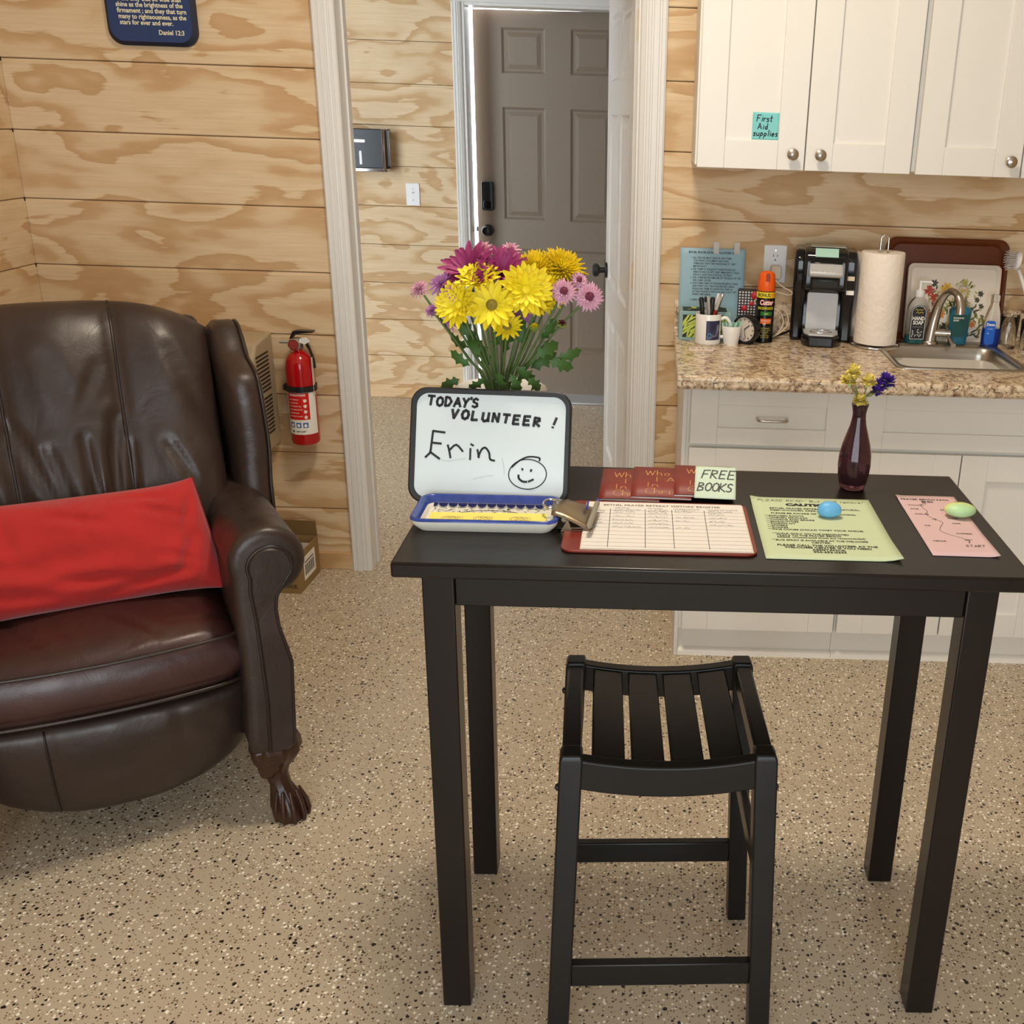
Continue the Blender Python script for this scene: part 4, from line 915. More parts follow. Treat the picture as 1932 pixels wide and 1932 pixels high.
# seat cushion
crs = creases([(.10, .06, .02, .04, .008, .005), (.20, .06, .06, .045, .008, .004), (.05, .34, .24, .33, .006, .003), (.10, .29, .27, .28, .005, .003), (.02, .20, .12, .085, .010, .006), (-.09, .22, -.05, .09, .010, .005), (.25, .30, .13, .26, .008, .004), (.26, .24, .15, .21, .008, .003), (-.2, .3, -.1, .1, .012, .004), (.27, .15, .2, .11, .010, .004)])
def seat_c(a, b):
    x = a * .278; y = .315 + b * .275 - .028 * (1 - a * a) * (b < 0) * abs(b)
    return (x, y, .430), (0, 0, 1)
def seat_d(a, b):
    x = a * .278; y = .315 + b * .275
    return crs(x, y) + .022 * (1 - a * a) * (1 - b * b) + .004 * math.sin(x * 14 + y * 6) * (1 - b * b)
st = puff(seat_c, 70, 64, 10, 10, thick=.078, disp=seat_d).build('seat_cushion', LEAS, ch, smooth=180)
for dz in (.060, -.052):
    pts = []
    for i in range(50):
        a = -1 + 2 * i / 49; aa = max(-.985, min(.985, a))
        pts.append((aa * .277, .315 - .2745 - .028 * (1 - aa * aa) + (.02 * abs(a) ** 14), .430 + dz))
    MB().tube([(-.272, .12, .430 + dz)] + pts + [(.272, .12, .430 + dz)], .0048, 6).build('piping', PIPING, st, smooth=180)

# footrest panel: bowed, with a bellied lower edge
def foot_c(a, b):
    x = a * .272; bot = .095 + .085 * abs(a) ** 2.6; top = .352
    z = bot + (b + 1) / 2 * (top - bot)
    y = .085 - .03 * (1 - a * a) + .05 * (1 - (b + 1) / 2) ** 2
    return (x, y, z), (0, -.97, .12)
def foot_d(a, b):
    x = a * .272; r = .004 * math.sin(x * 9)
    for sx in (-.128, .128): r -= .005 * math.exp(-((x - sx) / .008) ** 2)
    return r + crz2(x, foot_c(a, b)[0][2])
crz2 = creases([(.14, .30, .22, .27, .02, .003), (-.05, .22, .05, .24, .03, .003), (.03, .33, .1, .32, .015, .002)])
fp_ = puff(foot_c, 60, 40, 8, 7, thick=.034, disp=foot_d).build('footrest_panel', LEA, ch, smooth=180)
for sx in (-.128, .128):
    pts = []
    for i in range(24):
        b = -.9 + 1.85 * i / 23; a = sx / .272; c, nn = foot_c(a, b); th_ = .034 * max(0, 1 - abs(a) ** 8) ** .5 * max(0, 1 - abs(b) ** 7) ** .5
        pts.append(Vector(c) + Vector(nn) * (th_ - .004))
    MB().tube(pts, .0022, 6).build('seam', PIPING, fp_, smooth=180)
MB().box(-.27, .27, .12, .60, .16, .355).build('seat_base', LEA, ch, bevel=.02)
MB().prism([(.60, .14), (.55, .50), (.70, 1.06), (.755, 1.08), (.79, 1.02), (.70, .14)], 'x', -.33, .33).build('outer_back', LEA, ch, bevel=.03, seg=3)

# arms
def arm_profile(y):
    cx, cz, r = .338, .662 - .045 * max(0, y / .5), .080 - .006 * y
    pts = [(.262, .20), (.262, .34), (.264, .46), (.262, .56)]
    for i in range(17):
        a = R(200 - i * 280 / 16); pts.append((cx + r * math.cos(a), cz + r * math.sin(a)))
    pts += [(.346, .545), (.352, .50), (.371, .42), (.366, .34), (.360, .22), (.352, .20)]
    return pts
for s_ in (1, -1):
    def inset(P_, d):
        out = []; n = len(P_)
        for i in range(n):
            p0, p1, p2 = Vector(P_[i - 1]), Vector(P_[i]), Vector(P_[(i + 1) % n]); e = (p2 - p0).normalized(); nn = Vector((-e.y, e.x)); out.append((p1.x + nn.x * d * sgn, p1.y + nn.y * d * sgn))
        return out
    def ccw(P_): return 1 if sum(P_[i][0] * P_[(i + 1) % len(P_)][1] - P_[(i + 1) % len(P_)][0] * P_[i][1] for i in range(len(P_))) > 0 else -1
    rings = []
    pf = [(p[0], p[1]) for p in smooth_poly([Vector((*q_, 0)) for q_ in arm_profile(0)], 3, True)]; sgn = ccw(pf)
    for y, d in ((-.004, .022), (-.002, .012), (.003, .005), (.010, .0015), (.018, 0)):
        rings.append([(s_ * x, y, z) for x, z in inset(pf, d)])
    for i in range(1, 26):
        y = .018 + .55 * i / 25
        pf = [(p[0], p[1]) for p in smooth_poly([Vector((*q_, 0)) for q_ in arm_profile(y)], 3, True)]
        rings.append([(s_ * (x + (.0016 * math.sin(i * 2.6 + 9 * z) * max(0, 1 - y / .12) if z > .55 else 0)), y, z + (.002 * math.sin(i * 1.9 + 30 * x) * max(0, 1 - y / .10) if z > .66 else 0)) for x, z in pf])
    arm = MB().rings(rings).build('arm', LEA, ch, smooth=75)
    fac = [(.300, .200), (.306, .33), (.304, .45), (.301, .54), (.296, .60)]
    for i in range(15):
        a = R(205 - i * 250 / 14); fac.append((.3405 + .046 * math.cos(a), .655 + .046 * math.sin(a)))
    fac += [(.349, .585), (.344, .555), (.347, .51), (.366, .42), (.361, .33), (.355, .21), (.340, .200)]
    mb = MB(); sgn = ccw(fac)
    f1 = inset(fac, .005)
    mb.rings([[(s_ * x, .008, z) for x, z in fac], [(s_ * x, -.006, z) for x, z in fac], [(s_ * x, -.0125, z) for x, z in f1]])
    fo = mb.build('arm_front', LEA, ch, smooth=50)
    MB().tube([(s_ * x, -.005, z) for x, z in fac], .0042, 7, closed=True).build('piping', PIPING, fo, smooth=180)
    # wing
    wp = [(.40, .58), (.415, .70), (.425, .82), (.43, .915), (.445, .965), (.485, .985), (.54, 1.0), (.585, 1.04), (.63, 1.065), (.70, 1.06), (.76, 1.02), (.74, .80), (.68, .58)]
    wp = smooth_poly([Vector((p[0], p[1], 0)) for p in wp], 3, True); wp = [(p[0], p[1]) for p in wp]
    sgn = ccw(wp)
    def flare(x, y, z): return s_ * (x + .022 * max(0, (.62 - y) / .2) * max(0, 1 - abs(z - .80) / .35) + .012 * (z - .8))
    w1, w2 = inset(wp, .014), inset(wp, .030)
    rings = [[(flare(x, y, z), y, z) for y, z in P_] for x, P_ in ((.335, w2), (.342, w1), (.355, wp), (.375, wp), (.395, wp), (.412, w1), (.418, w2))]
    wg = MB().rings(rings).build('wing', LEA, ch, smooth=50)
    MB().tube([(flare(.407, y, z), y, z) for y, z in inset(wp, .004)], .0042, 6, closed=True).build('piping', PIPING, wg, smooth=180)
    # claw-and-ball front leg
    rings = []
    prof = [(.215, .050, .047, .0, 0), (.195, .056, .052, .0, .05), (.175, .057, .052, .0, .07), (.150, .048, .044, -.004, .06), (.128, .034, .034, -.006, .03), (.105, .026, .027, -.004, .0), (.082, .0235, .025, .002, .03), (.062, .028, .030, .008, .09), (.044, .035, .038, .014, .12), (.026, .039, .042, .017, .10), (.010, .038, .041, .018, .04), (.0, .034, .037, .018, .0)]
    for z, rx_, ry_, off, g in prof:
        ring = []
        for j in range(40):
            a = 2 * math.pi * j / 40; k = 1 + g * math.cos(9 * a)
            ring.append((s_ * (.318 + off * .8 + rx_ * k * math.cos(a)), .045 - off * 1.3 + ry_ * k * math.sin(a), z))
        rings.append(ring)
    lg = MB().rings(rings).build('leg', CARVED, ch, smooth=70)
    q = MB()
    for j in range(5):
        a = R(200 + j * 35); q.tube([(s_ * (.332 + .026 * math.cos(a)), .024 + .026 * math.sin(a), .078), (s_ * (.334 + .036 * math.cos(a)), .022 + .039 * math.sin(a), .046), (s_ * (.335 + .040 * math.cos(a)), .021 + .043 * math.sin(a), .020), (s_ * (.335 + .038 * math.cos(a)), .021 + .041 * math.sin(a), .003)], [.003, .0055, .0065, .005], 7)
    q.build('claw_toes', CARVED, lg, smooth=60)
    MB().prism([(s_ * .262, .20), (s_ * .275, .125), (s_ * .300, .118), (s_ * .318, .14), (s_ * .318, .20)], 'y', .005, .075).build('knee_bracket', CARVED, lg, bevel=.008)
    MB().lathe([(.022, 0), (.026, .02), (.03, .14), (.034, .16)], 14, (s_ * .28, .60, 0)).build('leg', CARVED, ch, smooth=50)

# red lumbar pillow on the seat
RP = plain('red_cotton', srgb(172, 30, 26), .9, var=.16, scale=14, bump=.0012, sheen=.3, bscale=260)
rp = thing('lumbar_pillow', 'long red cotton lumbar pillow lying on the leather recliner seat', 'pillow', (-.623, -1.598, 0), R(29))
crp = creases([(-.15, .22, -.12, .10, .012, 0.0068), (.0, .21, .02, .12, .010, 0.0068), (.12, .20, .22, .16, .009, 0.0068), (.24, .20, .20, .12, .010, 0.0068), (-.05, .06, .12, .045, .012, 0.0085), (.14, .09, .23, .06, .010, 0.0068), (-.22, .12, -.08, .085, .014, 0.0068), (-.05, .20, .06, .17, .010, 0.0085), (.06, .20, .055, .15, .006, 0.0085), (.2, .05, .02, .02, .012, 0.0085), (.22, .12, .17, .02, .012, 0.0085), (-.1, .1, .1, .115, .02, 0.0051), (-.2, .05, -.05, .03, .015, 0.0068), (.10, .22, .2, .21, .008, 0.0051)])
def pil_c(a, b):
    x = -.005 + a * .262 + (.02 * b * abs(a) ** 3 * 0); hgt = .128
    u = b * hgt * (1 + .05 * abs(a) ** 4) ; u *= 1 - .05 * (1 - abs(a) ** 6)
    return (x - .02 * b * (a > 0) * a, .288 + u * .40, .640 + u * .92), (0, -.92, .40)
def pil_d(a, b): return crp(a * .26, .12 + b * .12) + .004 * math.sin(a * 5 + b * 3)
puff(pil_c, 64, 44, 3.2, 2.8, thick=.062, disp=pil_d, backf=.75).build('cover', RP, rp, smooth=180)
MB().prism([(.262, .548), (.270, .545), (.271, .562), (.264, .565)], 'y', .232, .2335).build('care_tag', WHL, rp)
MB().tube([pil_c(1, -1 + 2 * i / 20)[0] for i in range(21)], .0028, 6).build('side_seam', plain('dark_red_seam', srgb(120, 22, 20), .9), rp, smooth=180)

# ------------------------------------------------------------------ things by the left wall
NAVY = plain('navy_plaque_paint', srgb(36, 58, 104), .5, var=.08); NAVYD = plain('navy_plaque_edge', srgb(22, 30, 50), .5); CRM = plain('cream_lettering', srgb(236, 228, 196), .6)
pq = thing('wall_plaque', 'navy blue wooden plaque with cream scripture lettering on the pine wall', 'plaque', (-1.062, 0, 1.742))
fr_ = rrect(-.135, .135, 0, .30, .045, 8); fi = rrect(-.124, .124, .011, .289, .040, 8)
MB().rings([[(x, 0, z) for x, z in fr_], [(x, -.014, z) for x, z in fr_], [(x, -.022, z) for x, z in fi]]).build('board', NAVYD, pq, smooth=30)
MB().prism(fi, 'y', -.0228, -.0215).build('face', NAVY, pq)
q = MB()
for i, s_ in enumerate(['And they that be wise shall', 'shine as the brightness of the', 'firmament ; and they that turn', 'many to righteousness, as the', 'stars for ever and ever.']):
    q.flat(at(glyphs(s_, .0185, 'LEFT', .0004, .92), [-.086, -.098, -.096, -.094, -.092][i], .124 - i * .0165), lambda x, y: (x, -.0234, y))
q.flat(at(glyphs('Daniel 12:3', .0185, 'LEFT', .0004, .92), .022, .032), lambda x, y: (x, -.0234, y))
q.build('lettering', CRM, pq, recalc=False)
q = MB(); q.flat(blob(-.102, .133, .009, .009, seed=7), lambda x, y: (x, -.0234, y)).build('star_mark', plain('gold_star', srgb(240, 208, 110), .5), pq, recalc=False)

ex = thing('fire_extinguisher', 'red fire extinguisher hanging on the pine wall by the door casing', 'fire extinguisher', (-.690, -.062, .500))
REDX = plain('red_enamel', srgb(178, 16, 22), .18, var=.04, coat=.3)
re_ = .047
MB().lathe([(.0, 0), (.040, .0), (.0445, .003), (re_, .012), (re_, .262), (.044, .284), (.036, .302), (.024, .315), (.015, .320), (.014, .330), (.0, .330)], 36).build('cylinder', REDX, ex, smooth=40)
MB().lathe([(.016, .326), (.018, .330), (.018, .346), (.014, .350), (.012, .362), (.0, .363)], 18).build('valve', plain('valve_grey', srgb(150, 144, 140), .35, .8), ex, smooth=40)
gz = MB().lathe([(.0, .004), (.019, .004), (.020, -.006), (.0175, -.009), (.0, -.008)], 24, (-.004, -.022, .345), axis='y').build('gauge', CHROME, ex, smooth=40)
MB().lathe([(.016, -.0095), (.0, -.0095)], 24, (-.004, -.022, .345), axis='y', cap=False).build('gauge_face', plain('gauge_red', srgb(150, 60, 58), .3, var=.3, scale=90), gz)
MB().tube([(-.016, -.010, .350), (-.055, -.014, .350)], .0058, 12).build('nozzle', plain('nozzle_silver', srgb(200, 196, 190), .3, .7), ex, smooth=50)
MB().prism([(-.020, .352), (-.006, .372), (.012, .378), (.058, .383), (.058, .388), (.008, .389), (-.010, .386), (-.022, .362)], 'y', -.014, .014).build('lever', BLKP, ex, bevel=.002)
MB().tube(smooth_poly([(.004, 0, .352), (.024, 0, .350), (.038, 0, .325), (.048, 0, .29), (.050, 0, .262)], 4), [.010] * 8 + [.008] * 9, 8, flat=.5).build('carry_handle', BLKP, ex, smooth=60)
MB().prism([(.012, .362), (.034, .368), (.048, .356), (.030, .344), (.014, .350)], 'y', -.020, -.016).build('seal_tag', WHP, ex)
MB().box(.046, .0475, -.02, -.004, .17, .30).build('paper_tag', PAPC, ex)
MB().lathe([(re_ + .0012, .186), (re_ + .004, .186), (re_ + .004, .206), (re_ + .0012, .206), (re_ + .0012, .186)], 36, cap=False).build('strap', BLKP, ex, smooth=40)
MB().box(-.056, -.044, -.02, .035, .186, .206).box(-.03, .03, .048, .062, .10, .26).build('bracket', BLKM, ex, bevel=.002)
cyl_patch(re_ + .0004, .118, .040, .186, .12, 20).build('label_white', WHL, ex, smooth=180)
cyl_patch(re_ + .0007, .078, .092, .184, -.06, 16).build('label_red', plain('label_bright_red', srgb(206, 30, 26), .35), ex, smooth=180)
wr_ = wrap(re_ + .0011)
MB().flat(at(glyphs('INSTRUCTIONS', .0092, 'CENTER', .0003, .9), -.004, .174), wr_).build('instructions_lettering', WHL, ex, recalc=False)
q = MB()
for i, s_ in enumerate(['HOLD UPRIGHT', 'PULL RING PIN', 'START BACK 6 FEET', 'AIM AT BASE OF FIRE', 'SQUEEZE LEVER', 'SWEEP SIDE TO SIDE']): q.flat(at(glyphs(s_, .0052, 'LEFT', .0001, .95), -.034, .160 - i * .0115), wr_)
q.build('steps_lettering', PINKL, ex, recalc=False)
q = MB()
for i in range(4): q.flat(blob(.022, .158 - i * .019, .0055, .006, seed=i), wr_)
q.build('step_pictures', PINKL, ex, recalc=False)['kind'] = 'stuff'
LBU = plain('label_picture_blue', srgb(50, 110, 176), .4)
for i in range(3):
    x0 = -.036 + i * .023
    b_ = cyl_patch(re_ + .0008, .017, .064, .082, (x0 + .0085) / re_, 6).build('class_picture', LBU, ex, smooth=180)
    MB().flat(blob(x0 + .0085, .072, .005, .006, seed=20 + i), wr_).build('class_symbol', WHL, b_, recalc=False)
MB().flat(at(glyphs('FIRST ALERT', .0062, 'CENTER', .0002, .95), .002, .049), wr_).flat(blob(-.026, .051, .004, .004, seed=3), wr_).build('brand_lettering', INK, ex, recalc=False)

hu = thing('wall_heater', 'beige louvred appliance on the wall half hidden behind the recliner', 'heater', (-1.25, -.001, .48))
BEI = plain('beige_enamel', srgb(178, 160, 132), .5, var=.05)
MB().prism([(0, 0), (-.17, 0), (-.185, .04), (-.185, .33), (-.15, .375), (-.02, .39), (0, .385)], 'x', 0, .455).build('housing', BEI, hu, bevel=.008)
BLS = plain('louver_dark', srgb(52, 44, 36), .7)
for i in range(20):
    z = .06 + i * .0135 + (.012 if i > 9 else 0)
    MB().prism([(-.165, z), (-.055, z), (-.055, z + .0062), (-.165, z + .0062)], 'x', .4545, .4562).build('louver_slot', BLS, hu)
MB().box(.04, .42, -.1865, -.184, .06, .30).build('front_grille', BLS, hu)

bx = thing('cardboard_box', 'open cardboard box on the floor behind the recliner', 'box', (-.875, -.215, 0), R(-3))
CB = plain('cardboard', srgb(146, 118, 74), .85, var=.1, scale=50); CBD = plain('cardboard_inside', srgb(126, 100, 62), .9)
MB().box(0, .175, 0, .004, 0, .14).box(0, .175, .186, .19, 0, .14).box(0, .004, .004, .186, 0, .14).box(.171, .175, .004, .186, 0, .14).box(.004, .171, .004, .186, 0, .004).build('carton', CB, bx)
MB().prism([(.188, .14), (.19, .14), (.182, .20), (.18, .20)], 'x', .0, .175).build('flap', CBD, bx)
MB().prism([(.171, .14), (.175, .14), (.200, .185), (.197, .186)], 'y', .02, .17).build('flap', CB, bx) if False else None
lbx = MB().box(.175, .1757, .045, .15, .03, .115).build('shipping_label', WHL, bx)
q = MB()
for i in range(14): q.box(.1757, .1761, .055 + i * .006, .055 + i * .006 + (.002 if i % 3 else .004), .045, .085)
q.box(.1757, .1761, .055, .135, .092, .096).build('barcode', INK, lbx)['kind'] = 'stuff'
MB().flat(at(glyphs('CORIE', .02, 'RIGHT', .0004), .165, .02), lambda x, y: (x, -.0004, y)).build('side_lettering', plain('box_print', srgb(70, 56, 36), .8), bx, recalc=False)
MB().box(.02, .165, .02, .17, .10, .125).build('packing', plain('packing_plastic', srgb(190, 182, 176), .3, var=.3), bx, bevel=.02)
# ------------------------------------------------------------------ table
TH, TX, TY, TL, TW = .9306, .0885, -2.0134, 1.006, .4957
tb = thing('tall_table', 'tall black-stained wooden table in the middle of the room', 'table', (TX, TY, 0), R(.35))
MB().box(0, TL, 0, TW, TH - .026, TH).build('tabletop', ESP, tb, bevel=.004)
LW = .052; ix, iy = .038, .041
for x in (ix, TL - ix - LW):
    for y in (iy, TW - iy - LW):
        xi = .004 if x < .5 else -.004
        r0 = [(x, y), (x + LW, y), (x + LW, y + LW), (x, y + LW)]; k = .004
        MB().rings([[(p + (0 if 1 else 0), q, 0) for p, q in r0], [(p, q, TH - .026) for p, q in r0]]).build('leg', ESP, tb, bevel=.0025)
az0, az1 = TH - .094, TH - .026
MB().box(ix + LW, TL - ix - LW, iy + .006, iy + .026, az0, az1).build('apron', ESP, tb, bevel=.002)
MB().box(ix + LW, TL - ix - LW, TW - iy - .026, TW - iy - .006, az0, az1).build('apron', ESP, tb, bevel=.002)
MB().box(ix + .006, ix + .026, iy + LW, TW - iy - LW, az0, az1).build('apron', ESP, tb, bevel=.002)
MB().box(TL - ix - .026, TL - ix - .006, iy + LW, TW - iy - LW, az0, az1).build('apron', ESP, tb, bevel=.002)

# ------------------------------------------------------------------ slatted saddle stool
sl = thing('bar_stool', 'black slatted saddle-seat stool standing in front of the table', 'stool', (.523, -1.887, 0), R(2.6))
hw, hd, pt_ = .1585, .152, .019
for sx in (-1, 1):
    for sy in (-1, 1):
        top = (sx * hw, sy * hd); bot = (sx * (hw + .024), sy * (hd + .012)); r_ = pt_
        def sq(c, z, r=r_): return [(c[0] - r, c[1] - r, z), (c[0] + r, c[1] - r, z), (c[0] + r, c[1] + r, z), (c[0] - r, c[1] + r, z)]
        MB().rings([sq(bot, 0), sq(top, .612), sq((top[0] - sx * .001, top[1] - sy * .001), .622, r_ - .003)]).build('leg', BLKW, sl, bevel=.003)
        MB().lathe([(.0065, 0), (.006, .004), (.003, .0065), (.0, .007)], 14, (0, 0, 0), axis='x').xf(Matrix.Translation((sx * (hw + pt_ + .001), sy * hd, .552)) @ Matrix.Scale(sx, 4, (1, 0, 0))).build('bolt', BLKM, sl, smooth=40)
def sag(x): return .018 * (1 - (x / hw) ** 2)
for sy in (-1, 1):
    y = sy * (hd + .004); n_ = 16
    rings = []
    for i in range(n_ + 1):
        x = (-hw + .006) + (2 * hw - .012) * i / n_; s_ = sag(x); rings.append([(x, y - .012, .560 - s_), (x, y + .012, .560 - s_), (x, y + .012, .616 - s_), (x, y - .012, .616 - s_)])
    MB().rings(rings).build('seat_rail', BLKW, sl, bevel=.003)
for sx in (-1, 1):
    MB().box(sx * hw - .015, sx * hw + .015, -hd + pt_, hd - pt_, .578, .616).build('side_rail', BLKW, sl, bevel=.004)
    MB().xf(Matrix()).box(sx * (hw + .007) - .008, sx * (hw + .007) + .008, -hd + .01, hd - .01, .345, .383).build('side_stretcher', BLKW, sl, bevel=.003)
for x in (-.0975, -.0325, .0325, .0975):
    s_ = sag(x); sl_a = -2 * .018 * x / hw ** 2
    o = MB().box(-.0275, .0275, -hd + .009, hd - .009, -.012, 0).build('slat', BLKW, sl, bevel=.003, loc=(x, 0, .612 - s_)); o.rotation_euler = (0, -math.atan(-sl_a), 0)
MB().box(-hw - .0, hw + .0, -hd - .012 - .008, -hd - .012 + .010, .148, .196).build('front_stretcher', BLKW, sl, bevel=.003)
MB().box(-hw - .0, hw + .0, hd + .006 - .008, hd + .006 + .010, .148, .196).build('rear_stretcher', BLKW, sl, bevel=.003)

# ------------------------------------------------------------------ things on the table
# dry-erase board
wbd = thing('dry_erase_board', 'small whiteboard naming the volunteer, propped on the black table', 'whiteboard', (.0575, -1.752, TH + .001))
wbd.rotation_euler = (R(-20.5), 0, R(-1.2))
BW, BH = .286, .2065
fo_, fi_ = rrect(0, BW, 0, BH, .03, 8), rrect(.0105, BW - .0105, .0105, BH - .0105, .022, 8)
MB().rings([[(x, .010, z) for x, z in fo_], [(x, -.001, z) for x, z in fo_], [(x, -.004, z) for x, z in rrect(.003, BW - .003, .003, BH - .003, .028, 8)], [(x, -.004, z) for x, z in rrect(.009, BW - .009, .009, BH - .009, .023, 8)], [(x, .001, z) for x, z in fi_]], cap=True).build('frame', plain('dark_grey_plastic', srgb(34, 36, 38), .45), wbd, smooth=40)
MB().prism(fi_, 'y', -.0002, .002).build('panel', plain('whiteboard_film', srgb(212, 222, 224), .22, var=.03, scale=12), wbd)
wf_ = lambda x, y: (x, -.0007, y)
q = MB(); V_, F_ = [], []
q.flat(at(hand('TODAY', .0155, .0046, 0, 0, .10, .03, 2, 1.12, 1.12, -.03), .030, .1745), wf_); q.flat(at(hand("'S", .0155, .0044, 0, 0, .1, .02, 2, 1.1, 1.15), .104, .1735), wf_)
q.flat(at(hand('VOLUNTEER', .0150, .0050, 0, 0, .15, .03, 5, 1.28, 1.22, -.058), .072, .1525), wf_); q.flat(at(hand('!', .0170, .0046, 0, 0, .3), .252, .1420), wf_)
q.build('heading_handwriting', INK, wbd, recalc=False)
q = MB()
def strokes(lst, lw, k=4):
    V_, F_ = [], []
    for P_ in lst:
        P_ = smooth_poly([(*p, 0) for p in P_], k) if len(P_) > 2 and k > 1 else P_
        ribbon([(p[0], p[1]) for p in P_], lw, V_, F_)
    return V_, F_
q.flat(strokes([[(.062, .1265), (.041, .1285), (.038, .095), (.037, .090)], [(.042, .1075), (.056, .1065)], [(.029, .0815), (.038, .0905), (.054, .0795)]], .0040, 1), wf_)
q.flat(strokes([[(.068, .1045), (.071, .094), (.0735, .082)], [(.072, .096), (.083, .1055), (.095, .094)], [(.1085, .0995), (.1085, .080)], [(.1090, .1075), (.1135, .1050)], [(.121, .098), (.124, .084)], [(.123, .085), (.128, .098), (.135, .102), (.142, .093), (.144, .082), (.152, .0795)]], .0036, 3), wf_)
q.build('name_handwriting', INK, wbd, recalc=False)
cxs, czs, rx_, rz_ = .2115, .0575, .0335, .0265
face = [(cxs + rx_ * math.cos(R(a)) * (1 + .02 * math.sin(R(a * 2))), czs + rz_ * math.sin(R(a))) for a in range(60, 428, 12)]
q = MB(); q.flat(strokes([face], .0019, 2), wf_)
q.flat(strokes([[(.2315, .082), (.231, .0875), (.212, .0885), (.196, .081), (.183, .069)]], .0030, 4), wf_)
q.flat(strokes([[(.1955, .0555), (.1965, .0495), (.203, .0445), (.2105, .0440)], [(.2135, .0445), (.222, .0485)]], .0038, 3), wf_)
q.flat(blob(.202, .066, .0019, .0025, .3), wf_).flat(blob(.2175, .0645, .0021, .0028, -.2), wf_)
q.build('smiley_drawing', INK, wbd, recalc=False)
q = MB(); q.flat(strokes([[(.165, .085), (.169, .070), (.170, .055)], [(.115, .045), (.135, .051), (.15, .053)], [(.055, .079), (.07, .076), (.1, .082)], [(.21, .03), (.225, .029)]], .0005, 3), wf_).build('scratches', plain('grey_smudge', srgb(150, 160, 164), .5), wbd, recalc=False)

# ceramic tray
BLU = plain('cobalt_glaze', srgb(52, 70, 142), .12, var=.35, scale=60); CRG = plain('cream_glaze', srgb(226, 222, 206), .14, var=.04)
tr_ = thing('ceramic_tray', 'small rectangular blue and white ceramic tray on the black table', 'tray', (.0900, -1.893, TH + .0005), R(.8))
def rrz(x0, x1, y0, y1, r, z): return [(x, y, z) for x, y in rrect(x0, x1, y0, y1, r, 6)]
W3, D3 = .246, .128
MB().rings([rrz(.012, W3 - .012, .012, D3 - .012, .018, 0), rrz(.002, W3 - .002, .002, D3 - .002, .022, .012), rrz(0, W3, 0, D3, .022, .020)], cap=False).build('outer_wall', CRG, tr_, smooth=60)
mb = MB(); mb.rings([rrz(0, W3, 0, D3, .022, .020), rrz(.0005, W3 - .0005, .0005, D3 - .0005, .022, .0235), rrz(.003, W3 - .003, .003, D3 - .003, .021, .0252), rrz(.007, W3 - .007, .007, D3 - .007, .018, .0235), rrz(.013, W3 - .013, .013, D3 - .013, .016, .012)], cap=False); mb.build('rim', BLU, tr_, smooth=60)
mb = MB(); mb.rings([rrz(.013, W3 - .013, .013, D3 - .013, .016, .012), rrz(.018, W3 - .018, .018, D3 - .018, .014, .005)], cap=False); mb.poly3(rrz(.018, W3 - .018, .018, D3 - .018, .014, .005)); mb.build('well', CRG, tr_, smooth=40)
q = MB(); q2 = MB(); q3 = MB()
for i in range(13):
    x = .022 + i * .0168; n_ = 9
    q.poly3([(x + .0084 * math.cos(math.pi * j / n_), D3 - .0142 - .007 * math.sin(math.pi * j / n_) * .85, .0114 - .007 * math.sin(math.pi * j / n_) * .85 * .9 + .0008) for j in range(n_ + 1)])
q.build('scallop_border', plain('navy_glaze', srgb(22, 28, 84), .15), tr_, recalc=False)['kind'] = 'stuff'
rt = random.Random(3); V_, F_ = [], []
for i in range(120):
    x, y = rt.uniform(.022, W3 - .022), rt.uniform(.065, D3 - .02); a = rt.uniform(0, 3.1); ribbon(smooth_poly([(x, y, 0), (x + .003 * math.cos(a), y + .003 * math.sin(a), 0), (x + .005 * math.cos(a + .8), y + .005 * math.sin(a + .8), 0)], 2), .0008, *(V_, F_)) if False else ribbon([(x, y), (x + .003 * math.cos(a), y + .003 * math.sin(a)), (x + .005 * math.cos(a + .8), y + .005 * math.sin(a + .8))], .0008, V_, F_)
for r_ in (.052, .075): ribbon([(.125 + r_ * math.cos(R(a)), .052 + r_ * .62 * math.sin(R(a))) for a in range(10, 171, 8)], .0014, V_, F_)
q2.flat((V_, F_), lambda x, y: (x, y, .0056)).build('painted_pattern', plain('dark_blue_line_glaze', srgb(40, 40, 66), .2), tr_, recalc=False)['kind'] = 'stuff'
YEL = plain('yellow_card_paper', srgb(236, 222, 112), .75, var=.04)
ylab = ['leftmost pale yellow slip in the ceramic tray', 'middle pale yellow slip in the ceramic tray, overlapped on both sides', 'rightmost pale yellow slip in the ceramic tray']
for k_, (x0, x1) in enumerate(((.026, .105), (.088, .150), (.135, .224))):
    y_ = thing('paper_slip', ylab[k_], 'paper slip', (.0900, -1.893, TH + .0005), R(.8), 'yellow slips in the ceramic tray')
    MB().box(x0, x1, .020, .066, .0060 + .0007 * k_, .0065 + .0007 * k_).xf(Matrix.Rotation(R(6), 4, 'X')).build('card', YEL, y_)
    V_, F_ = [], []
    for j in range(4): ribbon([((x0 + x1) / 2 + .012 * math.cos(R(a)) + (j - 1.5) * .004, .043 + .007 * math.sin(R(a * (1 + j % 2)))) for a in range(0, 361, 24)], .0006, V_, F_)
    MB().flat((V_, F_), lambda x, y: (x, y * math.cos(R(6)), .0070 + .0007 * k_ + y * math.sin(R(6)))).build('print', plain('faint_print', srgb(176, 158, 120), .8), y_, recalc=False)

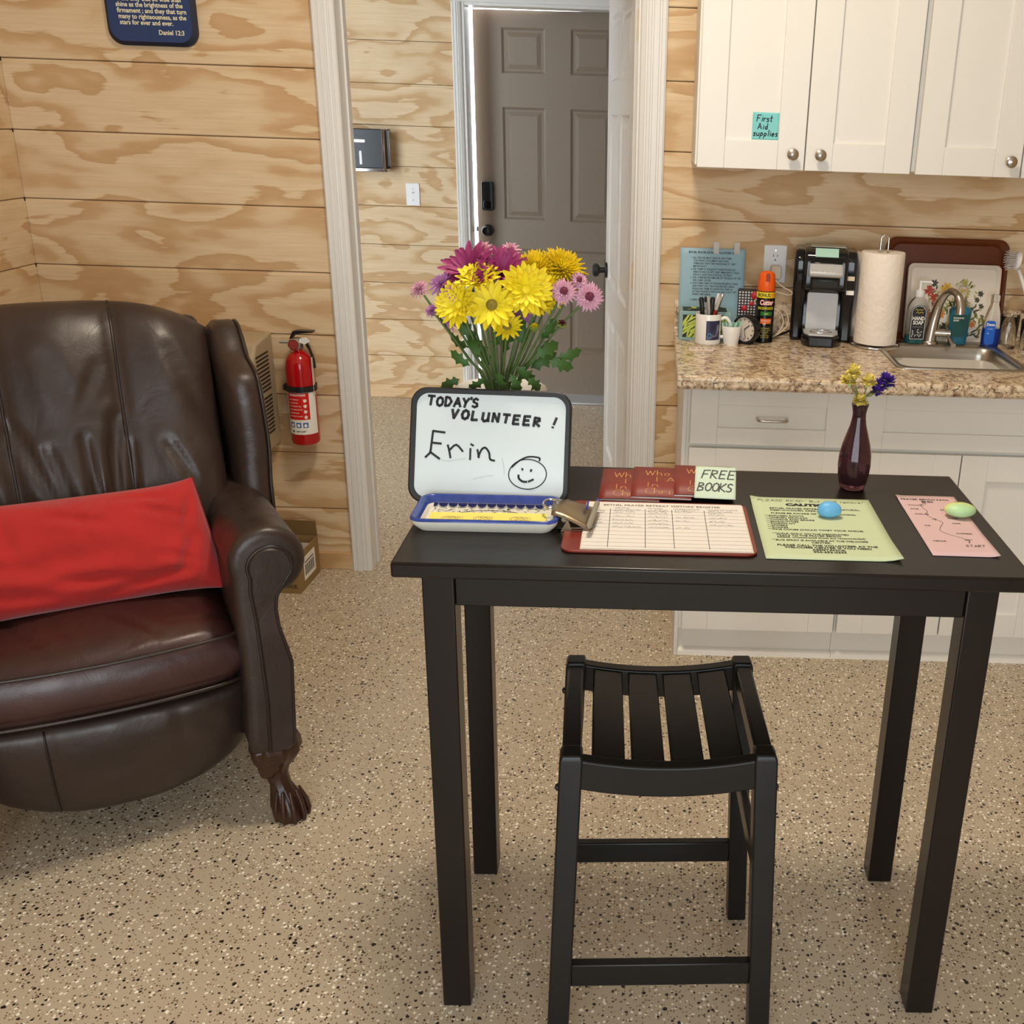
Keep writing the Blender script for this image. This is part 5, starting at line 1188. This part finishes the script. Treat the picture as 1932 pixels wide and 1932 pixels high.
# clipboard and register
HB = plain('red_brown_hardboard', srgb(120, 44, 34), .3, var=.15, scale=30)
cbd = thing('clipboard', 'red-brown clipboard with metal clip lying on the table', 'clipboard', (.346, -1.957, TH + .0005), R(.6))
MB().prism(rrect(0, .318, 0, .232, .02), 'z', 0, .004).build('board', HB, cbd, bevel=.0012)
CLP = plain('clip_metal', srgb(140, 124, 100), .32, .85, var=.12)
MB().prism([(-.012, .0045), (.012, .0065), (.030, .0075), (.050, .012), (.052, .0095), (.030, .005), (-.012, .0045)], 'y', .092, .172).build('clip_plate', CLP, cbd)
jw = MB().grid(8, 6, lambda a, b: (-.022 + .070 * a, .132 + (b - .5) * (.075 + .04 * a), .034 - .024 * a ** 1.6 - .006 * (2 * b - 1) ** 2)).build('clip_jaw', CLP, cbd, smooth=180, solid=.0016)
MB().tube([(.0, .088, .022), (.0, .176, .022)], .0045, 10).build('spring', CLP, cbd, smooth=50)
MB().tube([(-.026 + .012 * math.cos(R(a)), .132 + .013 * math.sin(R(a)), .034 + .003 * math.sin(R(a))) for a in range(0, 360, 20)], .0022, 6, closed=True).build('hanging_ring', CHROME, cbd, smooth=60)
MB().prism([(-.006, .0), (.014, .0), (.006, .022)], 'y', .090, .093).build('clip_bracket', CLP, cbd); MB().prism([(-.006, .0), (.014, .0), (.006, .022)], 'y', .171, .174).build('clip_bracket', CLP, cbd)
rg = thing('register_pages', 'stack of visitor register pages under the clipboard clip', 'papers', (.346, -1.957, TH + .005), R(.6))
for k_ in range(4): MB().box(.031 + .0006 * k_, .311 - .0008 * k_, .005 + .0007 * k_, .219, .0006 * k_, .0006 * k_ + .0005).build('page', PAPW if k_ == 3 else PAPC, rg)
zf = .0024
q = MB(); V_, F_ = [], []
for i in range(11): ribbon([(.033, .178 - i * .0162 + .0), (.309, .178 - i * .0162)], .0007, V_, F_)
q.flat((V_, F_), lambda x, y: (x, y, zf)).build('ruled_lines', INKG, rg, recalc=False)
V_, F_ = [], []
for x in (.075, .136, .183, .240): ribbon([(x, .012), (x, .186)], .0010, V_, F_)
q = MB(); q.flat((V_, F_), lambda x, y: (x, y, zf + .0001)).build('column_lines', INK, rg, recalc=False)
q = MB(); q.flat(at(glyphs("BETHEL PRAYER RETREAT VISITORS' REGISTER", .0115, 'CENTER', .0002, .88), .166, .200), lambda x, y: (x, y, zf)).build('heading_lettering', plain('brown_print', srgb(96, 78, 66), .7), rg, recalc=False)
q = MB()
for s_, x in (('DATE/TIME', .036), ('NAME (PRINT)', .082), ('CELL PHONE #', .140), ('CAR: MAKE AND COLOR', .186), ('I HAVE READ THE "CAUTIONS"', .244)): q.flat(at(glyphs(s_, .0048, 'LEFT', .0001, .85), x, .189), lambda x, y: (x, y, zf))
q.build('column_lettering', INKG, rg, recalc=False)
V_, F_ = [], []; rt = random.Random(21)
def scrib(x0, x1, y):
    P_ = [(x0, y)]; x = x0
    while x < x1:
        x += rt.uniform(.0008, .002); P_.append((x, y + rt.choice((0, .0022, .004, .0062)) * rt.uniform(.5, 1)))
    ribbon(P_, .0005, V_, F_)
for r_, y in enumerate((.180, .172, .164, .148, .131, .115, .099)):
    if r_ != 3: scrib(.040, .055 + rt.uniform(0, .012), y)
    scrib(.080, .098, y); scrib(.101, .101 + rt.uniform(.012, .028), y); scrib(.141, .148, y); scrib(.15, .157, y); scrib(.159, .175, y)
    if r_ not in (2, 5): scrib(.188, .198, y); scrib(.201, .201 + rt.uniform(.01, .025), y)
    if r_ != 6: scrib(.246, .258, y); scrib(.260, .272 + rt.uniform(0, .02), y)
q = MB(); q.flat((V_, F_), lambda x, y: (x, y, zf + .0002)).build('visitor_handwriting', INKB, rg, recalc=False)['kind'] = 'stuff'
pn = thing('pen', 'grey ballpoint pen with blue end clipped on the clipboard', 'pen', (.388, -1.905, TH + .024))
dv = Vector((.010, .120, .004))
MB().tube([(0, 0, 0), dv * .06, dv * .86, dv * .9], [.002, .0048, .0048, .004], 12).build('barrel', plain('pen_grey', srgb(140, 132, 118), .3), pn, smooth=40)
MB().tube([dv * .88, dv * 1.0], .0034, 10).build('end_plug', plain('pen_blue', srgb(40, 48, 150), .3), pn, smooth=40)
MB().box(-.009, -.006, .086, .118, -.002, .003).build('pocket_clip', plain('pen_clip_blue', srgb(40, 48, 150), .3), pn)

# booklets
MAR = plain('maroon_cover', srgb(124, 42, 32), .5, var=.06); GLD = plain('gold_print', srgb(214, 160, 88), .4)
blab = ['leftmost maroon booklet on the table, half under its neighbour', 'middle maroon booklet of the three on the table', 'rightmost maroon booklet, under the free books note']
for k_, (x0, y0, a) in enumerate(((.394, -1.714, -.6), (.452, -1.709, -1.5), (.531, -1.704, -1.8))):
    b_ = thing('booklet', blab[k_], 'booklet', (x0, y0, TH + .0006 + .0042 * k_), R(a), 'maroon booklets on the table')
    wb_, hb_ = .112, .172
    MB().box(.001, wb_ - .001, .001, hb_ - .001, .0008, .0030).build('pages', PAPW, b_)
    MB().grid(8, 2, lambda a_, c: (a_ * wb_, c * hb_, .0036 + .0022 * math.sin(math.pi * min(1, a_ * 1.2)) * (1 - c) ** 2)).build('cover', MAR, b_, smooth=180, solid=.0006)
    MB().box(0, wb_, 0, hb_, 0, .0007).build('back_cover', MAR, b_)
    q = MB(); lv = lambda x, y: (x, y, .0042 + .0022 * math.sin(math.pi * min(1, x / wb_ * 1.2)) * (1 - y / hb_) ** 2)
    q.flat(at(hand('Who', .031, .0013, 0, 0, 0, 0, 1, .9, .75), .024, .122), lv); q.flat(at(hand('I Am', .026, .0013, 0, 0, 0, 0, 1, 1.0, .9), .044, .086), lv)
    q.flat(at(hand('In', .026, .0013, 0, 0, 0, 0, 1, 1.1, 1.0), .028, .054), lv); q.flat(at(hand('Christ', .033, .0013, 0, 0, 0, 0, 1, .80, .80), .026, .014), lv)
    q.build('title_lettering', GLD, b_, recalc=False)
PMINT = plain('pale_mint_note', srgb(194, 210, 188), .8, var=.03)
q1 = [at(hand('FREE', .019, .0026, 0, 0, .22, .03, 3, 1.0, 1.05), .012, .047), at(hand('BOOKS', .019, .0026, 0, 0, .2, .03, 7, .9, .95), .005, .017)]
nt2 = sheet('sticky_note', 'pale mint free books note standing on the maroon booklet', 'note', (.568, -1.720, TH + .0135), 0, .075, .075, PMINT, [('handwriting', INK, q1)], .0, tilt=(R(32), 0, R(-3)))

# printed papers with stones
PGRN = plain('pale_green_paper', srgb(194, 206, 168), .8, var=.03); PPNK = plain('pink_paper', srgb(210, 178, 178), .8, var=.03); PINKINK = plain('soft_black_print', srgb(46, 48, 44), .7)
vf = [at(glyphs('BETHEL PRAYER RETREAT IS IN A NATURAL,', .0088, 'LEFT', .0002, .95), .030, .226), at(glyphs('DEEP-WOODED AREA.', .0088, 'LEFT', .0002, .95), .030, .216), at(glyphs('PLEASE BE AWARE OF THE FOLLOWING:', .0088, 'LEFT', .0002, .95), .030, .201)]
for i, s_ in enumerate(['**EXPOSED ROOTS', '**UNEVEN GROUND', '**THORNS AND BRIARS', '**MOSQUITOES', '**POISON IVY', '**SPIDERS', '**SNAKES', '**PINE CONES (COULD TWIST YOUR ANKLE)']): vf.append(at(glyphs(s_, .0084, 'LEFT', .0002, .95), .018, .188 - i * .0092))
for s_, x, y in (('**WALK ONLY ON THE DESIGNATED', .022, .105), ('TRAILS TO THE PRAYER BENCH', .028, .097), ('AREAS. (Closed-toed shoes are recommended)', .028, .089), ('**BUG SPRAY IS AVAILABLE AT THE WELCOME', .018, .076)): vf.append(at(glyphs(s_, .0084, 'LEFT', .0002, .92), x, y))
vf.append(at(glyphs('CENTER.', .0084, 'CENTER', .0002), .10, .067))
for s_, y in (('PLEASE CALL THE VOLUNTEER AT THE', .054), ('WELCOME CENTER IF YOU NEED', .045), ('ASSISTANCE:', .036), ('904-653-0344', .027)): vf.append(at(glyphs(s_, .0100, 'CENTER', .0003, .96), .108, y))
tt = [at(glyphs('CAUTION', .0165, 'CENTER', .0012, 1.15), .105, .243)]
hwv = [at(hand('PLEASE READ- But don\'t remove!', .0105, .0009, 0, 0, .2, .04, 8, .95, 1.0), .012, .264)]
sheet('caution_sheet', 'pale green printed caution sheet on the table', 'sheet', (.6753, -1.9587, TH + .0012), R(.3), .2216, .286, PGRN, [('lettering', PINKINK, vf), ('heading_lettering', INK, tt), ('handwriting', INKG, hwv)], .006)
vf = [at(glyphs('PRAYER BENCH PATH', .0100, 'CENTER', .0002, .92), .050, .262), at(glyphs('END', .0110, 'CENTER', .0004), .052, .250)]
for s_, x, y in (('WILLOW', .012, .232), ('PINE', .012, .212), ('POPLAR', .014, .186), ('FIG', .018, .130), ('CEDAR', .015, .060), ('EAST', .066, .210), ('OLIVE', .068, .168), ('OAK', .070, .144), ('CYPRESS', .064, .096)): vf.append(at(glyphs(s_, .0072, 'LEFT', .0001), x, y))
pth = [(.078, .060), (.070, .078), (.052, .092), (.040, .112), (.048, .134), (.054, .150), (.044, .166), (.034, .186), (.040, .204), (.036, .222), (.036, .238), (.045, .244)]
ln = [strokes([pth], .0008, 5), strokes([[(.042, .248), (.047, .246), (.046, .239)], [(.039, .162), (.046, .167), (.044, .158)], [(.071, .068), (.077, .073), (.084, .070)], [(.075, .056), (.079, .066), (.077, .073)]], .0011, 1), at(hand('START', .0085, .0010, 0, 0, .15, .05, 4, 1.0, 1.0), .066, .040)]
sheet('map_slip', 'pink trail map slip on the right side of the table', 'sheet', (.9519, -1.927, TH + .0012), R(-.2), .111, .287, PPNK, [('lettering', PINKINK, vf), ('path_drawing', INK, ln)], .003)
def stone(label, loc, rx_, ry_, rz_, mat, seed, rz):
    mb = MB(); rn = random.Random(seed); ph = [rn.uniform(0, 6) for _ in range(4)]
    def f(a, b):
        th_, fi_ = 2 * math.pi * a, math.pi * (b - .5); k = 1 + .05 * math.sin(2 * th_ + ph[0]) * math.cos(fi_) + .04 * math.sin(3 * fi_ + ph[1]) + .03 * math.sin(th_ * 3 + ph[2]) * math.cos(fi_)
        z = math.sin(fi_); z = (abs(z) ** .85) * (1 if z > 0 else -1)
        return (rx_ * k * math.cos(fi_) * math.cos(th_), ry_ * k * math.cos(fi_) * math.sin(th_), rz_ * z)
    rings = [[f(i / 36, j / 20) for i in range(36)] for j in range(1, 20)]
    mb.rings(rings)
    return mb
stb = thing('painted_stone', 'light blue painted stone holding down the green sheet', 'stone', (.806, -1.765, TH + .0155), 0, 'painted stones on the table')
stone('', 0, .0205, .016, .0145, None, 3, 0).build('stone', plain('sky_blue_paint', srgb(104, 176, 222), .4, var=.05), stb, smooth=180)
sty = thing('painted_stone', 'flat yellow-green painted stone holding down the pink slip', 'stone', (1.045, -1.745, TH + .0145), R(6), 'painted stones on the table')
sm = stone('', 0, .027, .021, .0128, None, 9, 0)
M_, nt_, b_ = new_mat('yellow_green_paint'); n_ = N(nt_); cz_ = n_('ShaderNodeTexCoord').outputs['Object']; nz_ = n_('ShaderNodeTexNoise', {'Vector': cz_, 'Scale': 40}).outputs[0]
yy = n_.math('ADD', n_('ShaderNodeSeparateXYZ', {0: cz_}).outputs[1], n_.math('MULTIPLY', n_.math('SUBTRACT', nz_, .5), .02))
nt_.links.new(n_.ramp(n_.math('MULTIPLY_ADD', yy, 28.0, .5), [(.2, srgb(176, 212, 158)), (.55, srgb(206, 220, 142)), (.9, srgb(226, 212, 116))]), b_.inputs['Base Color']); b_.inputs['Roughness'].default_value = .45
sto = sm.build('stone', M_, sty, smooth=180)
def on_stone(x, y): return (x, y, .0128 * max(0, 1 - (x / .028) ** 2 - (y / .022) ** 2) ** .42 + .0009)
MB().flat(at(hand('HIM', .0062, .0009, 0, 0, .05, .05, 2, 1.1, 1.1), -.008, .0035), on_stone).build('handwriting', plain('brown_ink', srgb(120, 100, 60), .6), sty, recalc=False)

# bud vase with dried sprigs
bv = thing('bud_vase', 'dark amethyst fluted glass bud vase on the black table', 'vase', (.877, -1.602, TH + .0005))
AM = plain('amethyst_glass', srgb(132, 92, 104), .03, trans=.92, var=0, ior=1.42)
pf = [(.018, 0), (.0215, .002), (.0245, .012), (.0275, .030), (.0290, .048), (.0280, .068), (.0245, .088), (.0190, .108), (.0140, .126), (.0120, .140), (.0118, .150), (.0135, .160), (.0152, .166)]
inn_ = [(r - .0022, z) for r, z in pf[2:]][::-1]
pf = [(r * 1.08, z) for r, z in pf]; inn_ = [(r * 1.08, z) for r, z in inn_]
MB().lathe(pf + [(.0151, .1665)] + inn_ + [(.0, .011)], 48, lobes=12, amp=.018).build('glass', AM, bv, smooth=60)
SGR = plain('dry_stem_green', srgb(112, 124, 66), .7); SYL = plain('dried_yellow_petals', srgb(232, 214, 112), .8, var=.12); SPL = plain('dried_purple_petals', srgb(72, 38, 140), .8, var=.2); SPA = plain('pale_sepal', srgb(196, 204, 150), .8)
def sprig(label, tips, mat, base, seed, tuft=.011, n_=26, grp='dried sprigs in the bud vase'):
    o = thing('dried_sprig', label, 'dried flower', (.877, -1.602, TH + .014), 0, grp); rn = random.Random(seed)
    for tp in tips:
        tp = Vector(tp); ct_ = Vector((base[0], base[1], .150))
        MB().tube(smooth_poly([(base[0] * .3, base[1] * .3, 0), ct_, ct_ * .45 + tp * .55 + Vector((0, 0, .004)), tp], 4), .0012, 6).build('stem', SGR, o, smooth=60)
        q = MB()
        for i in range(n_):
            a, e = rn.uniform(0, 6.28), rn.uniform(-.5, 1.4); d = Vector((math.cos(a) * math.cos(e), math.sin(a) * math.cos(e), math.sin(e))); L = tuft * rn.uniform(.7, 1.15); sd = d.cross(Vector((0, 0, 1))).normalized() * L * .34
            c0 = tp + d * L * .25; q.poly3([c0, c0 + d * L * .5 + sd, c0 + d * L, c0 + d * L * .55 - sd]); 
        q.build('blossom', mat, o, recalc=False)
        for i in range(2):
            a = rn.uniform(0, 6.28); d = Vector((math.cos(a) * .4, math.sin(a) * .4, .8)); c0 = tp - Vector((0, 0, .014)); sd = Vector((-math.sin(a), math.cos(a), 0)) * .0035
            MB().poly3([c0, c0 + d * .008 + sd, c0 + d * .017, c0 + d * .008 - sd]).build('sepal', SPA, o, recalc=False)
    return o
sprig('dried yellow sprig leaning left in the amethyst vase', [(-.020, -.004, .212), (-.027, -.004, .196)], SYL, (-.004, 0), 1, .0145, 110)
sprig('dried yellow sprig standing upright in the amethyst vase', [(.010, -.004, .196), (-.002, -.008, .160)], SYL, (.002, -.002), 2, .0135, 100)
sprig('dried purple sprig leaning right in the amethyst vase', [(.042, 0, .200), (.050, .002, .194), (.034, .004, .188), (.028, -.003, .178)], SPL, (.005, .002), 3, .013, 60)

# ------------------------------------------------------------------ bouquet
VX, VY = .203, -1.586
va = thing('flower_vase', 'white flared vase with striped rim behind the whiteboard', 'vase', (VX, VY, TH + .0005))
MB().lathe([(.0, .004), (.044, .004), (.046, 0), (.050, .004), (.056, .04), (.058, .08), (.060, .11), (.066, .138), (.077, .160), (.086, .170), (.085, .172), (.074, .162), (.063, .138), (.056, .118), (.054, .08), (.050, .012), (.0, .010)], 40, cap=False).build('vessel', WHC, va, smooth=60)
for r_, z in ((.0775, .1607), (.0815, .1655)): MB().tube([(r_ * math.cos(R(a)), r_ * math.sin(R(a)), z + .0003) for a in range(0, 360, 10)], .0011, 5, closed=True).build('rim_stripe', plain('gold_stripe', srgb(200, 146, 70), .4), va, smooth=60)
PY = plain('yellow_petal', srgb(252, 220, 30), .6, var=.06, scale=80, sss=.45); PM = plain('magenta_petal', srgb(146, 40, 96), .6, var=.25, scale=60, sss=.3); PP = plain('lilac_petal', srgb(192, 128, 184), .65, var=.18, scale=80, sss=.35); PK = plain('pale_pink_petal', srgb(226, 170, 188), .65, var=.12, scale=80, sss=.35)
PD = plain('plum_centre', srgb(96, 24, 52), .7, var=.3, scale=200); OC = plain('olive_centre', srgb(128, 112, 34), .7, var=.3, scale=300, bump=.002, bscale=400); STM = plain('stem_green', srgb(84, 108, 56), .6, var=.15); LF = plain('leaf_green', srgb(60, 94, 38), .55, var=.25, scale=40); LIME = plain('lime_calyx', srgb(120, 140, 60), .6)
def petal_mesh(wd_, cup):
    mb = MB()
    def f(a, b):
        x = (b - .5) * 2 * wd_ * (math.sin(math.pi * min(1, a * .86 + .1)) ** .7) ; return (a, x, cup * (a - a * a * .9) + .25 * abs(b - .5) * wd_ * 2)
    return mb.grid(5, 4, f)
petal_cache = {}
def petal_obj(key, wd_, cup, mat, parent):
    if key in petal_cache: return petal_cache[key].copy()
    me = petal_mesh(wd_, cup).mesh('petal', 180); me.materials.append(mat); o = bpy.data.objects.new('petal', me); petal_cache[key] = o; return o.copy()
rnb = random.Random(77)
def stem_to(o, P, col=STM, bend=.0):
    """stem from the flower head (origin) down into the vase"""
    p = Vector(P); neck = Vector((VX + (p.x - VX) * .22, VY + (p.y - VY) * .22, TH + .186)); foot = Vector((VX - (p.x - VX) * .10, VY - (p.y - VY) * .10, TH + .03))
    k = (neck - p)
    pts = smooth_poly([k * .06, k * .35 + Vector((bend, 0, 0)), k * .75 + Vector((bend * .6, 0, 0)), k, foot - p], 5)
    MB().tube(pts, .0022, 7).build('stem', col, o, smooth=60); return pts
def frame_of(nrm):
    return Vector(nrm).to_track_quat('Z', 'Y').to_matrix().to_4x4()
def daisy(label, P, nrm, rad, mat, n1, centre, cr, key, wd_=.17, lay=((1.0, .18), (.82, .45)), grp='yellow daisies in the bouquet', bend=0):
    o = thing('flower', label, 'flower', P, 0, grp); stem_to(o, P, STM, bend); Mf = frame_of(nrm)
    for li, (k, up_) in enumerate(lay):
        for i in range(n1):
            pe = petal_obj((key, li), wd_, .12, mat, o); COL.objects.link(pe); pe.parent = o
            a = 2 * math.pi * (i + .5 * li) / n1 + rnb.uniform(-.06, .06); s_ = rad * k * rnb.uniform(.92, 1.06)
            pe.matrix_local = Mf @ Matrix.Rotation(a, 4, 'Z') @ Matrix.Translation((cr * .45, 0, 0)) @ Matrix.Rotation(-up_ + rnb.uniform(-.1, .1), 4, 'Y') @ Matrix.Scale(s_, 4)
    if centre: MB().lathe([(cr, 0), (cr * .95, cr * .3), (cr * .5, cr * .55), (.0, cr * .6)], 18, cap=False).xf(Mf @ Matrix.Translation((0, 0, .001))).build('centre', centre, o, smooth=60)
    MB().lathe([(.0022, -.014), (.006, -.009), (.009, -.004), (.0, -.003)], 12, cap=False).xf(Mf).build('calyx', LIME, o, smooth=60)
    return o
def pom(label, P, nrm, rad, mat, n_, grp, centre=None, cr=0, wd_=.13, dome=1.35, bend=0, curl=.25):
    o = thing('flower', label, 'flower', P, 0, grp); stem_to(o, P, STM, bend); Mf = frame_of(nrm); q = MB()
    for i in range(n_):
        t = (i + .5) / n_; el = math.pi / 2 * dome * (1 - t ** .62) - .30; a = i * 2.39996
        if centre and el > .95: continue
        L = rad * (.62 + .40 * t) * rnb.uniform(.92, 1.08)
        pm = MB().grid(3, 2, lambda u, v: (L * (.12 + .88 * u), (v - .5) * 2 * wd_ * rad * math.sin(math.pi * min(1, u * .8 + .15)), curl * L * (u - u * u) + abs(v - .5) * .12 * L))
        Mp = Mf @ Matrix.Rotation(a, 4, 'Z') @ Matrix.Rotation(-el, 4, 'Y'); n0 = len(q.v); q.v += [tuple(Mp @ Vector(v)) for v in pm.v]; q.f += [tuple(n0 + x for x in f) for f in pm.f]
    q.build('petals', mat, o, smooth=180, recalc=False)['kind'] = 'stuff'
    if centre: MB().lathe([(cr, 0), (cr * .9, cr * .5), (.0, cr * .8)], 14, cap=False).xf(Mf @ Matrix.Translation((0, 0, rad * .30))).build('centre', centre, o, smooth=60)
    MB().lathe([(.0022, -.012), (.007, -.006), (.010, 0), (.0, .001)], 12, cap=False).xf(Mf).build('calyx', LIME, o, smooth=60)
    return o
gy, gm, gl_, gk = 'yellow daisies in the bouquet', 'magenta daisies in the bouquet', 'lilac pompons in the bouquet', 'pale pink mums in the bouquet'
daisy('magenta daisy at the upper left of the bouquet', (0.152, -1.600, 1.319), (-.35, -.55, .75), .056, PM, 15, None, .010, 'm', .15, ((1.0, .10), (.9, .35), (.72, .65)), gm)
daisy('magenta daisy beside the big yellow mum, top of bouquet', (0.214, -1.605, 1.319), (.15, -.55, .8), .050, PM, 14, None, .010, 'm', .15, ((1.0, .25), (.9, .5), (.72, .8)), gm)
pom('large yellow mum at the top centre of the bouquet', (0.269, -1.575, 1.311), (.05, -.65, .8), .058, PY, 270, 'large yellow mums in the bouquet', wd_=.075, curl=.1)
pom('large yellow mum at the upper right of the bouquet', (0.314, -1.560, 1.318), (.35, -.5, .8), .054, PY, 250, 'large yellow mums in the bouquet', wd_=.075, curl=.1)
pom('yellow mum tucked under the two big mums', (0.290, -1.600, 1.289), (.3, -.8, .4), .042, PY, 150, 'large yellow mums in the bouquet', wd_=.09, curl=.1)
daisy('yellow daisy turned upward just under the magenta daisies', (0.176, -1.635, 1.306), (-.1, -.45, .85), .041, PY, 15, PY, .008, 'y', .17, ((1.0, .35), (.85, .6)), gy)
daisy('yellow daisy right of centre, tipped downward', (0.259, -1.640, 1.296), (.25, -.85, .3), .047, PY, 15, PY, .009, 'y', .18, ((1.0, .2), (.9, .4), (.7, .6)), gy)
daisy('yellow daisy at the left, half behind the front daisy', (0.142, -1.650, 1.267), (-.35, -.85, .35), .042, PY, 15, PY, .008, 'y', .18, ((1.0, .2), (.9, .4), (.7, .6)), gy)
daisy('open yellow daisy with olive centre facing front', (0.202, -1.660, 1.270), (-.05, -.93, .35), .044, PY, 14, OC, .0105, 'y', .17, ((1.0, .12), (.86, .3)), gy)
daisy('small yellow daisy lowest in the bouquet', (0.227, -1.655, 1.231), (.05, -.72, .65), .027, PY, 17, OC, .0085, 'ys', .14, ((1.0, .25), (.85, .5)), gy)
pom('small yellow mum seen from below at the right', (0.278, -1.625, 1.270), (.1, -.6, -.45), .031, PY, 60, 'large yellow mums in the bouquet', wd_=.09)
pom('lilac pompon at the far left of the bouquet', (0.062, -1.590, 1.282), (-.35, -.55, .65), .021, PK, 70, gl_, wd_=.10)
pom('lilac pompon between the far left one and the daisies', (0.109, -1.615, 1.295), (-.2, -.7, .6), .027, PP, 90, gl_, wd_=.09)
pom('lilac pompon just left of the yellow daisies', (0.134, -1.640, 1.287), (.1, -.6, .6), .021, PP, 60, gl_, wd_=.12)
pom('small lilac pompon low on the left', (0.085, -1.600, 1.246), (-.3, -.5, .7), .016, PP, 46, gl_, wd_=.14, dome=1.1)
pom('lilac flower behind the left yellow daisy', (0.117, -1.590, 1.234), (-.5, -.6, .1), .028, PP, 30, gl_, wd_=.14, dome=.8)
pom('lilac flower behind the magenta daisy at left', (0.124, -1.560, 1.312), (-.6, -.5, .5), .034, PP, 30, gl_, wd_=.14, dome=.8)
pom('lilac flower half hidden behind the centre daisies', (0.244, -1.580, 1.246), (.1, -.8, .3), .026, PP, 34, gl_, wd_=.16, dome=.9)
pom('pale pink mum peeping over the left magenta daisy', (0.172, -1.550, 1.347), (0, -.5, .9), .026, PK, 60, gk, wd_=.10)
pom('pale pink mum peeping over the right magenta daisy', (0.222, -1.555, 1.351), (.1, -.5, .9), .022, PK, 50, gk, wd_=.12)
pom('pale pink mum with plum centre, left of the right pair', (0.324, -1.620, 1.291), (.12, -.9, .35), .026, PK, 64, gk, PD, .0075, .11, 1.0)
pom('pale pink mum with plum centre at the far right', (0.368, -1.600, 1.280), (.15, -.93, .25), .029, PK, 70, gk, PD, .0085, .11, 1.0, bend=-.01)
pom('small pale pink mum above the far right one', (0.348, -1.590, 1.307), (.3, -.8, .5), .019, PK, 44, gk, PD, .0055, .12, 1.0)
pom('yellow bud under the right yellow daisies', (0.272, -1.630, 1.229), (0, -.5, .85), .009, PY, 22, 'flower buds in the bouquet', wd_=.2, dome=1.5)
pom('dark plum bud on the right side', (0.319, -1.600, 1.230), (.2, -.6, .8), .010, PD, 22, 'flower buds in the bouquet', wd_=.2, dome=1.5)
def leaf_outline():
    pts = [(0, .0), (.10, .05), (.22, .22), (.32, .12), (.40, .14), (.52, .30), (.60, .17), (.70, .16), (.80, .20), (.88, .09), (1.0, .0)]
    return pts + [(x, -y) for x, y in pts[-2:0:-1]]
lmb = MB(); LO = leaf_outline(); nL = len(LO)
lmb.v = [(x, y, .10 * math.sin(x * 3) - .25 * abs(y) ** 1.5 - .25 * x * x) for x, y in LO] + [(.3, 0, .10), (.62, 0, .06)]
for i in range(nL):
    j = (i + 1) % nL; c = nL if (LO[i][0] + LO[j][0]) / 2 < .46 else nL + 1; lmb.f.append((i, j, c))
lmb.f += [(nL, nL + 1, 4 + 0, ), (nL + 1, nL, nL - 4)]
lme = lmb.mesh('leaf', 180); lme.materials.append(LF)
hosts = [o for o in bpy.data.objects if o.get('category') == 'flower']
lspec = [(0.161, -1.660, 1.161, 2.6, 0.045), (0.176, -1.650, 1.177, 2, 0.05), (0.136, -1.630, 1.129, 3.6, 0.042), (0.211, -1.665, 1.154, 4.7, 0.048), (0.232, -1.665, 1.150, 5.2, 0.045), (0.196, -1.620, 1.187, 1.2, 0.05), (0.273, -1.630, 1.175, 0.5, 0.055), (0.296, -1.620, 1.166, -0.3, 0.052), (0.310, -1.610, 1.168, 0.2, 0.05), (0.246, -1.600, 1.189, 1.6, 0.05), (0.164, -1.600, 1.197, 2.4, 0.05), (0.241, -1.640, 1.159, 5.4, 0.05), (0.279, -1.590, 1.198, 0.9, 0.05), (0.186, -1.660, 1.140, 3.9, 0.04), (0.261, -1.650, 1.140, 5.6, 0.045), (0.145, -1.580, 1.177, 2.9, 0.05), (0.206, -1.560, 1.162, 1.4, 0.06), (0.257, -1.570, 1.138, 0.6, 0.06), (0.182, -1.570, 1.141, 2.2, 0.06)]
for k, (x, y, z, a, s_) in enumerate(lspec):
    p = Vector((x, y, z)); h = hosts[(k * 7) % len(hosts)]
    lo = bpy.data.objects.new('leaf', lme); COL.objects.link(lo); lo.parent = h
    Mx = Matrix.Translation(p - Vector(h.location)) @ Matrix.Rotation(R(90), 4, 'X') @ Matrix.Rotation(a, 4, 'Z') @ Matrix.Rotation(rnb.uniform(-.7, .7), 4, 'X') @ Matrix.Rotation(rnb.uniform(-.3, .6), 4, 'Y') @ Matrix.Scale(s_, 4)
    lo.matrix_local = Mx
